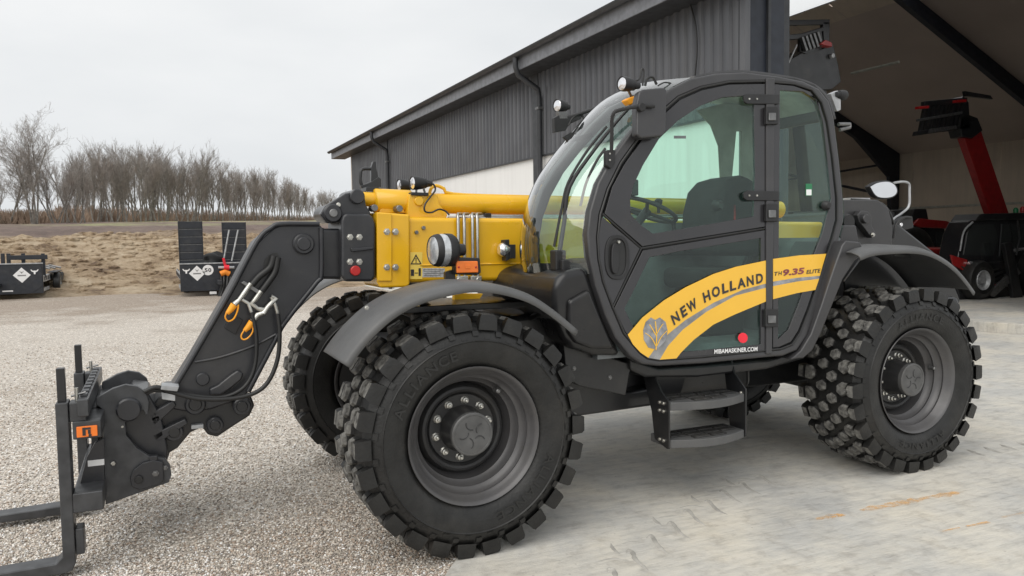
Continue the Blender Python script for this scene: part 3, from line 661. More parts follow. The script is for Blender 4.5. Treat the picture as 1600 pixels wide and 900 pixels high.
# low brushwood under the trees
def brush():
    rng = random.Random(8); V_, F_ = [], []
    for k in range(9000):
        px = rng.uniform(-20, 560); D = 99+max(0, px-60)/450*118+rng.uniform(-3, 12); p = field_at(px, D); h = rng.uniform(.5, 2.1)*(1.15 if 90 < px < 420 else .8)
        q = p+Vector((rng.gauss(0, .4), rng.gauss(0, .4), h)); s = Vector((.035, 0, 0)); o = len(V_); md = p.lerp(q, .5)+Vector((rng.gauss(0, .15), 0, 0))
        V_ += [p-s, p+s, md+s*.8, md-s*.8, q+s*.3, q-s*.3]; F_ += [(o, o+1, o+2, o+3), (o+3, o+2, o+4, o+5)]
    tag(mesh('brushwood', V_, F_, 'brush', None, 0), 'tangled brown brushwood and scrub under the tree row', 'brushwood', kind='stuff')
brush()
# ================================================================== telehandler
TH = thing('telehandler', (1.6, 1.17, 0), 'large dark grey and yellow telehandler with glazed cab parked on the concrete', 'telehandler')
WB = 3.229; RT = .63
# ---- wheels: one tyre built with every lug, then shared
def tyre_mesh():
    prof = [(.075, .325), (.055, .345), (.03, .362), (.008, .40), (-.006, .445), (-.008, .488), (-.013, .493), (-.008, .498), (.0, .525), (.018, .553), (.05, .58), (.12, .591), (.24, .594)]
    prof = prof+[(.48-y, r) for y, r in prof[-2::-1]]
    v, f = lathe_geo(prof, seg=104); mi = [0]*len(f)
    v = list(v); f = list(f); NP = 26; dl = 2*math.pi/NP
    def cyl(a, y, r): return Vector((r*math.cos(a), y, r*math.sin(a)))
    def block(out, rb, rt_, inset, rb_out=None):
        """out: (angle, y) ring; base radius rb, top radius rt_"""
        n = len(out); ca = sum(a for a, _ in out)/n; cy = sum(y for _, y in out)/n; o = len(v)
        for a, y in out:
            low = rb_out if (rb_out and (y < .03 or y > .45)) else rb; v.append(cyl(ca+(a-ca)*1.2, cy+(y-cy)*1.05, low))
        for a, y in out: v.append(cyl(a, y, rt_-.018))
        for a, y in out: v.append(cyl(ca+(a-ca)*inset, cy+(y-cy)*inset, rt_))
        for L_ in (0, 1):
            for k in range(n):
                k2 = (k+1) % n; f.append((o+L_*n+k, o+L_*n+k2, o+(L_+1)*n+k2, o+(L_+1)*n+k)); mi.append(1 if (L_ and rb_out is None) else 0)
        f.append(tuple(o+2*n+k for k in range(n))); mi.append(1)
    for i in range(NP):
        a = i*dl; hw = dl*.335
        # near shoulder: outer piece running over the sidewall plus a hexagon, split by a groove
        block([(a-hw*.95, -.004), (a+hw*.95, -.004), (a+hw*.9, .04), (a+hw*.55, .058), (a+hw*.2, .05), (a-hw*.25, .064), (a-hw*.9, .048)], .575, .627, .8, .55)
        block([(a-hw*.9, .06), (a-hw*.2, .075), (a+hw*.25, .061), (a+hw*.6, .07), (a+hw*.95, .1), (a+hw*.5, .142), (a-hw*.5, .142), (a-hw, .105)], .575, .63, .8)
        b = a+dl/2
        block([(b-hw*.8, .19), (b-hw*.42, .152), (b+hw*.42, .152), (b+hw*.8, .19), (b+hw*.42, .228), (b-hw*.42, .228)], .578, .631, .78)
        block([(a-hw*.8, .275), (a-hw*.42, .238), (a+hw*.42, .238), (a+hw*.8, .275), (a+hw*.42, .315), (a-hw*.42, .315)], .578, .631, .78)
        block([(b-hw, .375), (b-hw*.5, .338), (b+hw*.5, .338), (b+hw, .375), (b+hw*.95, .42), (b-hw*.95, .42)], .575, .63, .8)
        block([(b-hw*.95, .484), (b-hw*.9, .43), (b+hw*.9, .43), (b+hw*.95, .484)], .575, .627, .8, .55)
        # small raised ribs on the sidewall between the lugs
        for q, rr in ((a+dl*.5, .532), (a, .515)):
            o = len(v); w_ = .016
            for da in (-w_/rr, w_/rr):
                for r_ in (rr-.012, rr+.012):
                    v.append(cyl(q+da, -.009 if r_ < rr else .001, r_)); v.append(cyl(q+da, .02, r_))
            f += [(o, o+4, o+6, o+2), (o, o+2, o+3, o+1), (o+4, o+5, o+7, o+6), (o, o+1, o+5, o+4), (o+2, o+6, o+7, o+3)]; mi += [0]*5
    me = bpy.data.meshes.new('tyre'); me.from_pydata([tuple(p) for p in v], [], f); me.update()
    me.materials.append(M['rubber']); me.materials.append(M['rubber_dusty']); me.polygons.foreach_set('material_index', mi)
    me.shade_smooth(); me.set_sharp_from_angle(angle=R(28)); return me
TYRE = tyre_mesh()
def mk(name, prof, m, seg=64):
    v, f = lathe_geo(prof, seg=seg); bm = bmesh.new(); q = [bm.verts.new(p) for p in v]
    for t in f: bm.faces.new([q[i] for i in t])
    bmesh.ops.remove_doubles(bm, verts=bm.verts, dist=1e-5); bmesh.ops.recalc_face_normals(bm, faces=bm.faces)
    me = bpy.data.meshes.new(name); bm.to_mesh(me); bm.free(); me.materials.append(M[m]); me.shade_smooth(); me.set_sharp_from_angle(angle=R(30)); return me
RIM = mk('rim', [(.075, .328), (.05, .338), (.03, .352), (.018, .36), (.014, .357), (.02, .348), (.034, .338), (.05, .331), (.062, .322), (.072, .315), (.085, .318), (.1, .312), (.115, .298), (.122, .288), (.135, .291), (.15, .284), (.165, .272), (.172, .262), (.23, .258), (.25, .25), (.262, .236), (.255, .215), (.238, .205), (.245, .21), (.29, .28), (.44, .31), (.46, .33), (.46, .338), (.3, .3), (.2, .29), (.12, .32)], 'rim_grey')
DISC = mk('wheel_disc', [(.262, .25), (.245, .243), (.222, .238), (.205, .225), (.2, .212), (.206, .2), (.228, .19), (.232, .185), (.232, .06), (.3, .06)], 'hub_black')
HUBF = mk('hub_flange', [(.24, .186), (.222, .186), (.218, .182), (.218, .125), (.2, .118), (.16, .115), (.12, .113), (.09, .112), (.09, 0)], 'hub_black')
def cap_mesh(y0):
    me = mk('hub_cap', [(y0+.03, .113), (y0+.004, .113), (y0, .108), (y0, .1), (y0+.003, .098), (y0+.003, 0)], 'hub_grey')
    return me
CAP = cap_mesh(.06)
def crescent():
    v, f = [], []
    for k in range(5):
        ca = 6.283*k/5+.4; cx, cz = .055*math.cos(ca), .055*math.sin(ca); o = len(v)
        for j in range(9):
            t = ca+1.2+j/8*2.1
            for r_, y in ((.028, .0625), (.031, .058), (.034, .0625)): v.append((cx+r_*math.cos(t), y, cz+r_*math.sin(t)))
        for j in range(8):
            for q in (0, 1): f.append((o+j*3+q, o+j*3+q+1, o+j*3+q+4, o+j*3+q+3))
    me = bpy.data.meshes.new('cap_relief'); me.from_pydata(v, [], f); me.update(); me.materials.append(M['hub_black']); me.shade_smooth(); return me
REL = crescent()
STUD = mk('wheel_nut', [(.232, 0), (.232, .024), (.218, .024), (.214, .02), (.212, .0165), (.196, .0165), (.194, .012), (.193, .009), (.178, .009), (.176, .006), (.176, 0)], 'zinc', 8)
def side_letters(s, a0, rb, h):
    V_, F_ = [], []; a = a0
    for c_ in s:
        v, f = text_geo(c_, 0, .01); x0 = min(p.x for p in v); x1 = max(p.x for p in v); sc = h/.72; o = len(V_)
        for p in v:
            r_ = rb+p.y*sc; t = a-(p.x-x0)*sc*1.15/rb; V_.append((r_*math.cos(t), -.0115, r_*math.sin(t)))
        F_ += [tuple(i+o for i in q) for q in f]; a -= ((x1-x0)*sc*1.15+.014)/rb
    me = bpy.data.meshes.new('moulded_lettering'); me.from_pydata(V_, [], F_); me.update(); me.materials.append(M['rubber_letter']); return me
mat('rubber_letter', (.0165, .0165, .016), .5)
LET = [side_letters('ALLIANCE', R(162), .415, .05), side_letters('ALLIANCE', R(-18), .415, .05)]
VALVE = mk('valve_guard', [(.12, .016), (.075, .013), (.07, .008), (.07, 0)], 'steel_dark', 12)
PLUG = mk('wheel_backing', [(.27, 0), (.27, .2), (.43, .288), (.452, .3), (.452, 0)], 'rubber_hose', 40)
def wheel(X, Y, flip, rot, label):
    w_ = bpy.data.objects.new('wheel', RIM); col.objects.link(w_); w_.parent = TH
    w_.location = Vector((X, Y, RT))-TH.location; w_.rotation_euler = (0, rot, math.pi if flip else 0); w_['label'] = label
    for nm, me in (('tyre', TYRE), ('disc', DISC), ('hub', HUBF), ('hub_cap', CAP), ('backing', PLUG), ('cap_relief', REL)):
        o = bpy.data.objects.new(nm, me); col.objects.link(o); o.parent = w_
    for k in range(10):
        a = 6.283*k/10+.2; o = bpy.data.objects.new('wheel_nut', STUD); col.objects.link(o); o.parent = w_; o.location = (.152*math.cos(a), 0, .152*math.sin(a))
    for me in LET:
        if not flip: o = bpy.data.objects.new('moulded_lettering', me); col.objects.link(o); o.parent = w_
    o = bpy.data.objects.new('valve_guard', VALVE); col.objects.link(o); o.parent = w_; o.location = (.262*math.cos(.9), .02, .262*math.sin(.9))
    return w_
wheel(0, 0, False, 0, 'front wheel nearest the camera'); wheel(WB, 0, False, .7, 'rear wheel nearest the camera')
wheel(0, 2.33, True, .3, 'front wheel on the far side'); wheel(WB, 2.33, True, 1.1, 'rear wheel on the far side')
# axles
for X, nm in ((0, 'front_axle'), (WB, 'rear_axle')):
    v1 = lathe_geo([(.3, .0), (.3, .13), (.42, .12), (.5, .085), (.8, .08), (.95, .16), (1.05, .21), (1.28, .21), (1.38, .16), (1.53, .08), (1.83, .085), (1.91, .12), (2.03, .13), (2.03, 0)], (X, 0, RT), seg=24)
    multi(nm, [v1], 'black_paint', TH, 35)
mat('pillar_lining', (.22, .22, .19), .8)
# ---- chassis
box('chassis', (-.15, .82, .52), (3.95, 1.5, 1.02), 'black_paint', TH, .02)
box('counterweight', (3.75, .35, .5), (4.1, 1.98, 1.15), 'black_paint', TH, .05)
box('engine_hood', (.9, 1.5, .75), (3.7, 2.28, 1.45), 'hood_black', TH, .08, bseg=4)
box('fuel_tank', (1.0, .58, .56), (2.3, .83, .93), 'hood_black', TH, .07, bseg=4)
ss = plate('side_skirt', [(880, 535), (990, 570), (984, 583), (978, 618), (905, 603), (885, 590)], .30, .36, 'black_paint', TH, bevel=.008)
for x, y in ((897, 576), (953, 590)): bolt(PY(x, y, .298), .011, 'steel_dark', ss)
plate('belly_plate', [(880, 590), (982, 612), (1045, 600), (1045, 631), (905, 651), (880, 650)], .46, .8, 'black_paint', TH, bevel=.02)
# ---- front fender (near) and its far twin
def fender(name, pix, Y0, Y1, m, crown=.02, lip=.022, parent=TH, th=.008):
    P = spline([PY(x, y, Y0) for x, y in pix], 5); n = len(P); cen = sum(P, Vector())/n; cen.z -= .25
    sec = [(0., -lip), (0., 0.), (.02, .012), (.12, .012+crown), (.5, .014+crown*1.3), (.88, .012+crown), (1., .004)]
    v, f = [], []
    for i, p in enumerate(P):
        t = (P[min(i+1, n-1)]-P[max(i-1, 0)]).normalized(); nr = Vector((-t.z, 0, t.x))
        if nr.dot(p-cen) < 0: nr = -nr
        for s, h in sec: v.append(p+Vector((0, (Y1-Y0)*s, 0))+nr*h)
    k = len(sec)
    for i in range(n-1):
        for j in range(k-1): f.append((i*k+j, i*k+j+1, (i+1)*k+j+1, (i+1)*k+j))
    o = mesh(name, v, f, m, parent, 50); so = o.modifiers.new('thickness', 'SOLIDIFY'); so.thickness = th; so.offset = 0
    return o
FP = [(540, 571), (556, 548), (580, 520), (612, 492), (650, 471), (695, 457), (740, 450), (785, 454), (830, 468), (868, 492), (902, 520)]
fd = fender('front_fender', FP, -.015, .46, 'plastic_grey', crown=.012)
for x, y in ((596, 489), (573, 481)): bolt(PY(x, y, .12)+Vector((0, 0, .0)), .009, 'zinc', fd)
dX = 0.0; Pn = [PY(x, y, -.015) for x, y in FP]
def fender_far():
    v = []
    o = bpy.data.objects.new('front_fender', fd.data); col.objects.link(o); o.parent = TH; o.location = Vector((0, 2.33, 0))-TH.location; o.scale = (1, -1, 1)
    so = o.modifiers.new('thickness', 'SOLIDIFY'); so.thickness = .008; so.offset = 0
fender_far()
tube('fender_stay', [PY(640, 478, .1), PY(655, 470, .3), (.1, .6, 1.15)], .02, 'black_paint', TH)
tube('fender_stay', [PY(850, 482, .1), PY(850, 486, .3), (.45, .6, 1.1)], .02, 'black_paint', TH)
box('fender_bracket', (-.28, .3, 1.25), (.42, .8, 1.285), 'black_paint', TH, .005)
# ---- nose console below the windscreen
hood = plate('front_console', [(880, 425), (916, 416), (932, 455), (950, 500), (966, 538), (974, 557), (930, 556), (898, 546), (880, 532), (866, 500), (866, 445)], .2, 1.12, 'hood_black', TH, bevel=.05, bseg=5)
plate('console_inset', [(890, 470), (922, 452), (940, 495), (958, 536), (962, 546), (925, 545), (900, 536), (888, 520)], .17, .215, 'hood_black', TH, bevel=.03, bseg=4)
box('console_lower', (.35, .4, .85), (1.0, 1.1, 1.2), 'hood_black', TH, .04)
# ---- cab: near and far frame hoops
OUT = [(985,557),(962,528),(945,490),(930,445),(921,400),(918,365),(922,330),(935,285),(955,248),(985,207),(1015,170),(1045,140),(1080,122),(1120,114),(1165,112),(1215,118),(1255,126),(1280,138),(1296,158),(1304,185),(1311,240),(1318,310),(1319,345),(1312,372),(1296,425),(1278,480),(1262,525),(1246,548),(1225,556),(1180,560),(1100,568),(1030,572),(1005,569)]
INN = [(1000,550),(975,520),(958,480),(943,440),(936,405),(934,370),(938,335),(950,296),(970,255),(997,217),(1030,178),(1060,152),(1095,137),(1140,128),(1190,127),(1240,131),(1268,140),(1284,160),(1293,190),(1301,245),(1308,310),(1308,345),(1300,375),(1282,430),(1264,485),(1250,520),(1238,538),(1220,545),(1180,549),(1100,557),(1030,562),(1012,559)]
cab = splate('cab_frame', OUT, -.012, .075, 'frame_grey', TH, [INN], bevel=.016)
YFAR_C = 1.0
NO = [PS(x, y, 0) for x, y in OUT]; NI = [PS(x, y, 0) for x, y in INN]
def far(p, inset=0.): return Vector((p.x, YFAR_C-inset, p.z))
prism('far_frame', [far(p, -.01) for p in NO], (0, -.06, 0), 'frame_grey', cab, [[far(p) for p in NI]], .01)
def loft(name, A, B, m, parent, nb=1, sag=0., th=0., smooth=60):
    v, f = [], []; n = len(A)
    for i in range(n):
        for j in range(nb+1):
            t = j/nb; v.append(A[i].lerp(B[i], t)+Vector((-sag*4*t*(1-t), 0, 0)))
    for i in range(n-1):
        for j in range(nb): a = i*(nb+1)+j; f.append((a, a+1, a+nb+2, a+nb+1))
    o = mesh(name, v, f, m, parent, smooth)
    if th: so = o.modifiers.new('thickness', 'SOLIDIFY'); so.thickness = th; so.offset = 0
    return o
top = spline([PS(x, y, .02) for x, y in OUT[12:20]], 4)
top = [p+Vector((0, 0, -.006)) for p in top]
loft('roof', top, [far(p, -.03) for p in top], 'frame_grey', cab, 6, 0, .03)
lin = [p-Vector((-.02, 0, .06)) for p in top[2:-2]]
loft('headliner', [p+Vector((0, .06, 0)) for p in lin], [far(p, .0) for p in lin], 'liner', cab, 2, 0, .01)
# windscreen: one bowed pane from the console over the brow
WS = spline([PS(x, y, .02) for x, y in ((924, 428), (919, 395), (919, 362), (924, 328), (937, 283), (957, 246), (986, 206), (1016, 168), (1046, 139), (1080, 121))], 4)
SAG = .2
loft('windscreen', WS, [far(p, -.02) for p in WS], 'screen_glass', cab, 12, SAG)
edge_far = [far(p, -.02)+Vector((0, .015, 0)) for p in WS]
tube('screen_seal', edge_far, .007, 'rubber_hose', cab, 6)
ban = [a.lerp(b, .0) for a, b in zip(WS, WS)]
# lower dark border of the screen
loft('screen_border', [p+Vector((.006, 0, 0)) for p in WS[:3]], [far(p, -.02)+Vector((.006, 0, 0)) for p in WS[:3]], 'frit_black', cab, 12, SAG)
# rear and far glazing and lower walls
back = spline([PS(x, y, .02) for x, y in OUT[19:24]], 3)
loft('rear_window', back, [far(p, 0) for p in back], 'cab_glass', cab, 4, -.03)
lowb = spline([PS(x, y, .03) for x, y in OUT[23:28]], 3)
loft('rear_wall', lowb, [far(p, 0) for p in lowb], 'interior_grey', cab, 2, 0, .02)
belt = 1.42
fp = [far(p, .004) for p in NI]
prism('far_window', [Vector((p.x, p.y, p.z)) for p in fp], (0, .006, 0), 'cab_glass', cab, bevel=0)
lp = [Vector((x, .965, z)) for x, z in ((1.12, .95), (1.28, 1.3), (1.40, 1.735), (2.62, 1.72), (2.62, 1.45), (2.38, .98), (2.3, .95))]
prism('far_wall', lp, (0, .012, 0), 'interior_grey', cab, bevel=0)
plate('far_pillar', [(1090,172),(1180,148),(1182,300),(1160,300),(1158,205),(1151,205),(1142,300),(1128,300),(1124,228),(1112,196)], .93, .95, 'pillar_lining', cab, bevel=.004)
prism('cab_floor', [Vector((.85, .24, .93)), Vector((2.35, .24, .93)), Vector((2.35, .98, .93)), Vector((.85, .98, .93))], (0, 0, .04), 'interior_grey', cab, bevel=0)
# ---- seat and controls
seat = box('seat', (1.75, .42, 1.28), (2.2, .9, 1.42), 'seat_fabric', TH, .05, bseg=4)
plate('backrest', [(1118,400),(1120,330),(1128,296),(1143,279),(1163,273),(1182,281),(1195,305),(1202,345),(1204,400)], .5, .9, 'seat_fabric', seat, bevel=.05, bseg=4)
box('seat_base', (1.8, .5, .97), (2.15, .82, 1.28), 'plastic_black', seat, .02)
box('armrest', (1.75, .86, 1.5), (2.15, .94, 1.58), 'seat_fabric', seat, .02)
box('belt', (2.05, .5, 1.62), (2.075, .54, 1.84), 'red', seat, .004)
dash = box('dashboard', (.98, .5, .97), (1.16, .92, 1.5), 'plastic_black', TH, .04)
c = PY(1012, 328, .62); ax = Vector((.45, 0, 1)).normalized(); u1 = Vector((0, 1, 0)); u2 = ax.cross(u1)
ring = [c+(u1*math.cos(t)+u2*math.sin(t))*.19 for t in np.linspace(0, 2*math.pi, 29)]
sw = tube('steering_wheel', ring, .014, 'plastic_black', dash, 8)
tube('steering_column', [c, Vector((1.1, .66, 1.4))], .028, 'plastic_black', dash, 10)
multi('spokes', [tube_geo([c-ax*.02, c+(u1*math.cos(t)+u2*math.sin(t))*.185], .012, 6) for t in (.4, 2.5, 4.6)], 'plastic_black', dash)
kp = PY(1029, 318, .5); tube('steering_knob', [kp+Vector((0, 0, -.06)), kp+Vector((0, 0, -.03)), kp, kp+Vector((0, 0, .02)), kp+Vector((0, 0, .032))], [.01, .01, .022, .026, .012], 'plastic_black', dash, 12)
tube('stalk', [PY(1003, 312, .5), PY(1034, 318, .5)], .007, 'plastic_black', dash, 6)
a = PY(994, 293, .5); box('display', (a.x-.03, .5, a.z-.05), (a.x+.02, .62, a.z+.05), 'plastic_black', dash, .008)
tube('joystick', [(1.9, .9, 1.58), (1.86, .9, 1.7), (1.86, .9, 1.76)], [.014, .014, .022], 'plastic_black', dash, 8)
# ---- door: upper window leaf, lower leaf, handle panel
du = splate('door_upper', [(945,334),(957,292),(976,257),(1002,220),(1034,182),(1063,156),(1097,141),(1140,132),(1186,131),(1196,131),(1197,354),(1004,385)], -.014, .022, 'door_grey', TH,
    [[(990,290),(1005,258),(1030,217),(1060,188),(1095,165),(1130,152),(1178,149),(1180,270),(1178,338),(1115,349),(1050,360),(1020,365),(1000,350),(986,335),(985,312)]])
splate('pane', [(988,290),(1004,257),(1029,215),(1059,186),(1094,163),(1130,150),(1180,147),(1182,270),(1180,340),(1115,351),(1050,362),(1019,367),(998,351),(984,336),(983,312)], -.006, .005, 'cab_glass', du, bevel=0)
dl_ = splate('door_lower', [(1005,391),(1197,359),(1197,547),(1180,548),(1100,556),(1030,561),(1013,557),(1001,548),(977,518),(960,482)], -.014, .022, 'door_grey', TH,
    [[(990,455),(1015,402),(1060,393),(1189,372),(1189,538),(1100,547),(1040,552),(1018,547),(990,512),(976,482)]])
splate('pane', [(988,455),(1013,400),(1060,391),(1191,370),(1191,540),(1100,549),(1040,554),(1016,549),(988,513),(974,482)], -.006, .005, 'cab_glass', dl_, bevel=0)
hp = splate('handle_panel', [(941,338),(1000,388),(957,478),(944,438),(937,405),(935,370)], -.015, .022, 'door_grey', TH)
def oval(cx, cy, rx, ry, n=24, p=2.6): return [(cx+rx*math.copysign(abs(math.cos(t))**(2/p), math.cos(t)), cy+ry*math.copysign(abs(math.sin(t))**(2/p), math.sin(t))) for t in np.linspace(0, 2*math.pi, n, endpoint=False)]
splate('handle_surround', oval(965, 402, 19, 35), -.024, .012, 'plastic_black', hp, [oval(965, 402, 14, 29)], bevel=.004)
splate('handle_well', oval(965, 402, 15, 30), -.0165, .003, 'rubber_hose', hp, bevel=0)
splate('door_handle', oval(962, 404, 6, 24), -.036, .018, 'plastic_black', hp, bevel=.006)
lk = lathe_geo([(-.004, 0), (-.004, .008), (.01, .009)], PS(967, 378, -.03), seg=14); multi('lock_barrel', [lk], 'zinc', hp)
# black door jamb behind the leaves closes the shut lines
def grow(pts, k):
    out = []; n = len(pts)
    for i in range(n):
        a, c = Vector(pts[i-1]), Vector(pts[(i+1) % n]); t = (c-a).normalized(); nr = Vector((-t.y, t.x)); out.append(tuple(Vector(pts[i])-nr*k))
    return out
splate('door_jamb', grow(INN, -5), .012, .02, 'rubber_hose', cab, [grow(INN, 9)], bevel=0)
for q in ([(938, 330), (944, 327), (1004, 380), (1198, 349), (1198, 363), (1006, 395), (998, 392)], [(996, 386), (1007, 390), (964, 486), (953, 482)]): splate('shut_line', q, .012, .012, 'rubber_hose', cab, bevel=0)
# black seals along the seams
for pts in (INN+[INN[0]], ):
    tube('door_seal', [PS(x, y, -.012) for x, y in pts], .0065, 'rubber_hose', cab, 6)
tube('door_seal', [PS(x, y, -.012) for x, y in ((941, 334), (1002, 388), (1198, 356.5))], .006, 'rubber_hose', cab, 6)
tube('door_seal', [PS(x, y, -.012) for x, y in ((1002, 388), (957, 481))], .006, 'rubber_hose', cab, 6)
bp_ = splate('door_post', [(1198, 122), (1211, 122), (1207, 553), (1198, 553)], -.026, .04, 'frame_grey', TH, bevel=.006)
# rear side window
rw = splate('side_window_frame', [(1208,131),(1240,134),(1266,143),(1281,162),(1290,192),(1298,246),(1305,310),(1305,343),(1297,373),(1279,428),(1261,482),(1247,517),(1236,534),(1218,542),(1208,543)], -.014, .022, 'door_grey', TH,
    [[(1219,141),(1255,143),(1275,156),(1286,190),(1293,250),(1299,310),(1285,365),(1265,415),(1250,470),(1232,515),(1216,530)]])
splate('pane', [(1217,139),(1256,141),(1277,155),(1288,190),(1295,250),(1301,310),(1287,366),(1267,416),(1252,471),(1234,517),(1214,532)], -.006, .005, 'cab_glass', rw, bevel=0)
splate('maker_sticker', [(1259, 287), (1269, 287), (1269, 306), (1259, 306)], -.008, .001, 'green_lamp', rw, bevel=0)
splate('maker_sticker', [(1260, 296), (1268, 296), (1268, 305), (1260, 305)], -.0095, .001, 'decal_white', rw, bevel=0)
pk = PS(1292, 321, -.03); lathe('window_knob', [(-.02, 0), (-.02, .018), (-.005, .03), (.015, .034), (.03, .02), (.05, .02)], 'plastic_black', rw, (pk.x, pk.y, pk.z), seg=20)
pk = PS(1122, 321, .03); lathe('window_latch', [(-.03, 0), (-.03, .02), (-.01, .033), (.02, .036), (.03, .02)], 'plastic_black', du, (pk.x, pk.y, pk.z), seg=20)
# hinges
for y in (154.5, 305.5):
    h = splate('hinge', [(1168, y-8), (1218, y-7), (1218, y+8), (1168, y+7.5), (1163, y+4), (1162, y-4)], -.03, .016, 'plastic_black', du if y < 200 else du, bevel=.004)
    for x in (1171, 1183):
        p = PS(x, y, -.033); o = multi('screw', [lathe_geo([(-.002, 0), (-.002, .006), (.004, .007)], p, seg=10)], 'zinc', du)
for (x0, x1, y0, y1) in ((1198, 1217, 166, 194), (1198, 1217, 318, 346), (1197, 1217, 483, 511)):
    splate('latch', [(x0, y0), (x1, y0), (x1, y1), (x0, y1)], -.045, .03, 'plastic_black', bp_, bevel=.006)
    splate('latch_cap', [(x0+4, y0+10), (x1-4, y0+10), (x1-4, y1-6), (x0+4, y1-6)], -.056, .012, 'steel_dark', bp_, bevel=.004)
# ---- yellow swoosh, lettering and marks on the glass
TOPE = [(981,523),(1004,496),(1038,469),(1071,449),(1115,428),(1149,417),(1197,407)]
UPLO = [(1197,443),(1160,453),(1115,473),(1071,500),(1044,522),(1027,540),(1013,559)]
splate("decal_band", [*TOPE, *UPLO, (1001,551),(989,538)], -.0185, .0015, "decal_yellow", dl_, bevel=0)
LOUP = [(1031,562),(1044,540),(1067,515),(1104,487),(1149,462),(1197,449.5)]
LOLO = [(1197,471),(1149,491),(1115,507),(1084,531),(1064,551),(1057,560)]
splate('decal_band', LOUP+LOLO, -.0185, .0015, 'decal_yellow', dl_, bevel=0)
splate('decal_stripe', list(reversed(UPLO))+list(reversed(LOUP)), -.0183, .0015, 'decal_grey', dl_, bevel=0)
hi = [((a[0]*.35+b[0]*.65), (a[1]*.35+b[1]*.65)) for a, b in zip(sorted(UPLO[:6]), sorted(LOUP))]
splate('decal_band', [(1208,404.5),(1249,399),(1291,396.5),(1284,420),(1281,431),(1245,434),(1208,440)], -.0185, .0015, 'decal_yellow', rw, bevel=0)
splate('decal_band', [(1208,447),(1245,440),(1280,435.5),(1274,453),(1245,458),(1208,467.5)], -.0185, .0015, 'decal_yellow', rw, bevel=0)
splate('decal_stripe', [(1208,440),(1245,434),(1281,431),(1280,435.5),(1245,440),(1208,447)], -.0183, .0015, 'decal_silver', rw, bevel=0)
ADV = {' ': .5, 'W': 1.25, 'N': 1.1, 'H': 1.08, 'O': 1.05, 'A': 1.1, 'L': .88, 'E': .92, 'I': .45, 'M': 1.2, '.': .4}
arc_letters('letter', 'NEW HOLLAND', [(1053,508), (1075,490), (1097,475), (1126,460), (1160,449), (1195,440)], 'decal_dark', dl_, .058, ADV, .18, .035)
b0 = PS(1209, 433, -.0205); T = (PS(1283, 426, -.0205)-b0).normalized(); Nn = SN.cross(T); Nn = Nn if Nn.z > 0 else -Nn
def dt(x0, y0, x1, y1, s, m, h, par, sh=.25, of=.02):
    a = PS(x0, y0, -.0205); b = PS(x1, y1, -.0205); T = (b-a).normalized(); N_ = SN.cross(T); N_ = N_ if N_.z > 0 else -N_
    o = lettering('lettering', s, a, T, N_, m, par, h, (b-a).length, sh, of)
    if len(s) > 1: o['kind'] = 'stuff'
dt(1210, 431, 1216.8, 430.3, 'T', 'decal_dark', .024, rw); dt(1216.2, 430.2, 1222.5, 429.5, 'H', 'decal_dark', .024, rw); dt(1224, 431.5, 1258, 428, '9.35', 'decal_maroon', .042, rw, .2, .04); dt(1260, 428, 1283, 425.5, 'ELITE', 'decal_dark', .024, rw)
dt(1116, 553, 1184, 548.5, 'MIBAMASKINER.COM', 'decal_white', .027, dl_, .1, .02)
splate('reflector', oval(1161, 528, 7.5, 8, 20, 2), -.02, .003, 'red_bright', dl_, bevel=.001)
# leaf emblem: a split grey leaf with yellow veins
leaf = [(1025,546),(1013,543),(1006,531),(1005,516),(1009,503),(1017,496),(1024,500),(1031,496),(1040,503),(1043,516),(1042,528),(1036,537),(1027,545)]
splate('emblem', leaf, -.0205, .0015, 'decal_silver', dl_, bevel=0)
for a, b, c_ in (((1024,502),(1026,525),(1025,547)), ((1008,520),(1018,528),(1025,541)), ((1042,517),(1033,527),(1026,541)), ((1015,507),(1020,515),(1025,524)), ((1036,506),(1031,513),(1026,522))):
    pts = spline([PS(*q, -.0215) for q in (a, b, c_)], 5); v = []
    for p in pts: v += [p+Vector((-.0035, 0, 0)), p+Vector((.0035, 0, 0))]
    mesh('emblem_vein', v, [(2*i, 2*i+1, 2*i+3, 2*i+2) for i in range(len(pts)-1)], 'decal_yellow', dl_, 0)
splate('window_label', [(1053, 212), (1072, 212), (1072, 216.5), (1053, 216.5)], -.008, .001, 'interior_grey', du, bevel=0)
a = PY(1024, 311, .99); 
# ---- cab sill, rear mudguard
plate('cab_sill', [(985, 560), (1030, 575), (1100, 571), (1200, 562), (1250, 550), (1262, 560), (1200, 577), (1090, 590), (1010, 590), (985, 578)], .27, .9, 'black_paint', TH, bevel=.02)
RP = [(1343, 402), (1362, 395), (1390, 392), (1420, 391), (1446, 394), (1470, 404), (1492, 420), (1510, 440), (1523, 458)]
fender('rear_fender', RP, .0, .52, 'plastic_grey', crown=.018)
plate('rear_mudguard', [(1322, 376), (1345, 378), (1352, 396), (1336, 408), (1318, 436), (1300, 480), (1284, 520), (1270, 548), (1256, 560), (1236, 562), (1252, 548), (1268, 522), (1284, 478), (1302, 424), (1316, 384)], .10, .55, 'frame_grey', TH, bevel=.012)
plate('mud_flap', [(1352, 396), (1440, 394), (1480, 420), (1500, 470), (1480, 520), (1330, 520), (1320, 440)], .56, .58, 'black_paint', TH, bevel=.004)
plate('rear_panel', [(1312, 312), (1372, 312), (1388, 325), (1394, 345), (1394, 480), (1312, 480)], .78, .83, 'frame_grey', TH, bevel=.01)
plate('rear_body', [(1312, 330), (1400, 345), (1470, 400), (1480, 480), (1312, 480)], .86, 1.5, 'black_paint', TH, bevel=.03)
pl = plate('lift_arm', [(1340, 336), (1346, 329), (1356, 330), (1362, 338), (1362, 352), (1370, 368), (1362, 372), (1352, 358), (1342, 346)], .72, .77, 'frame_grey', TH, bevel=.006)
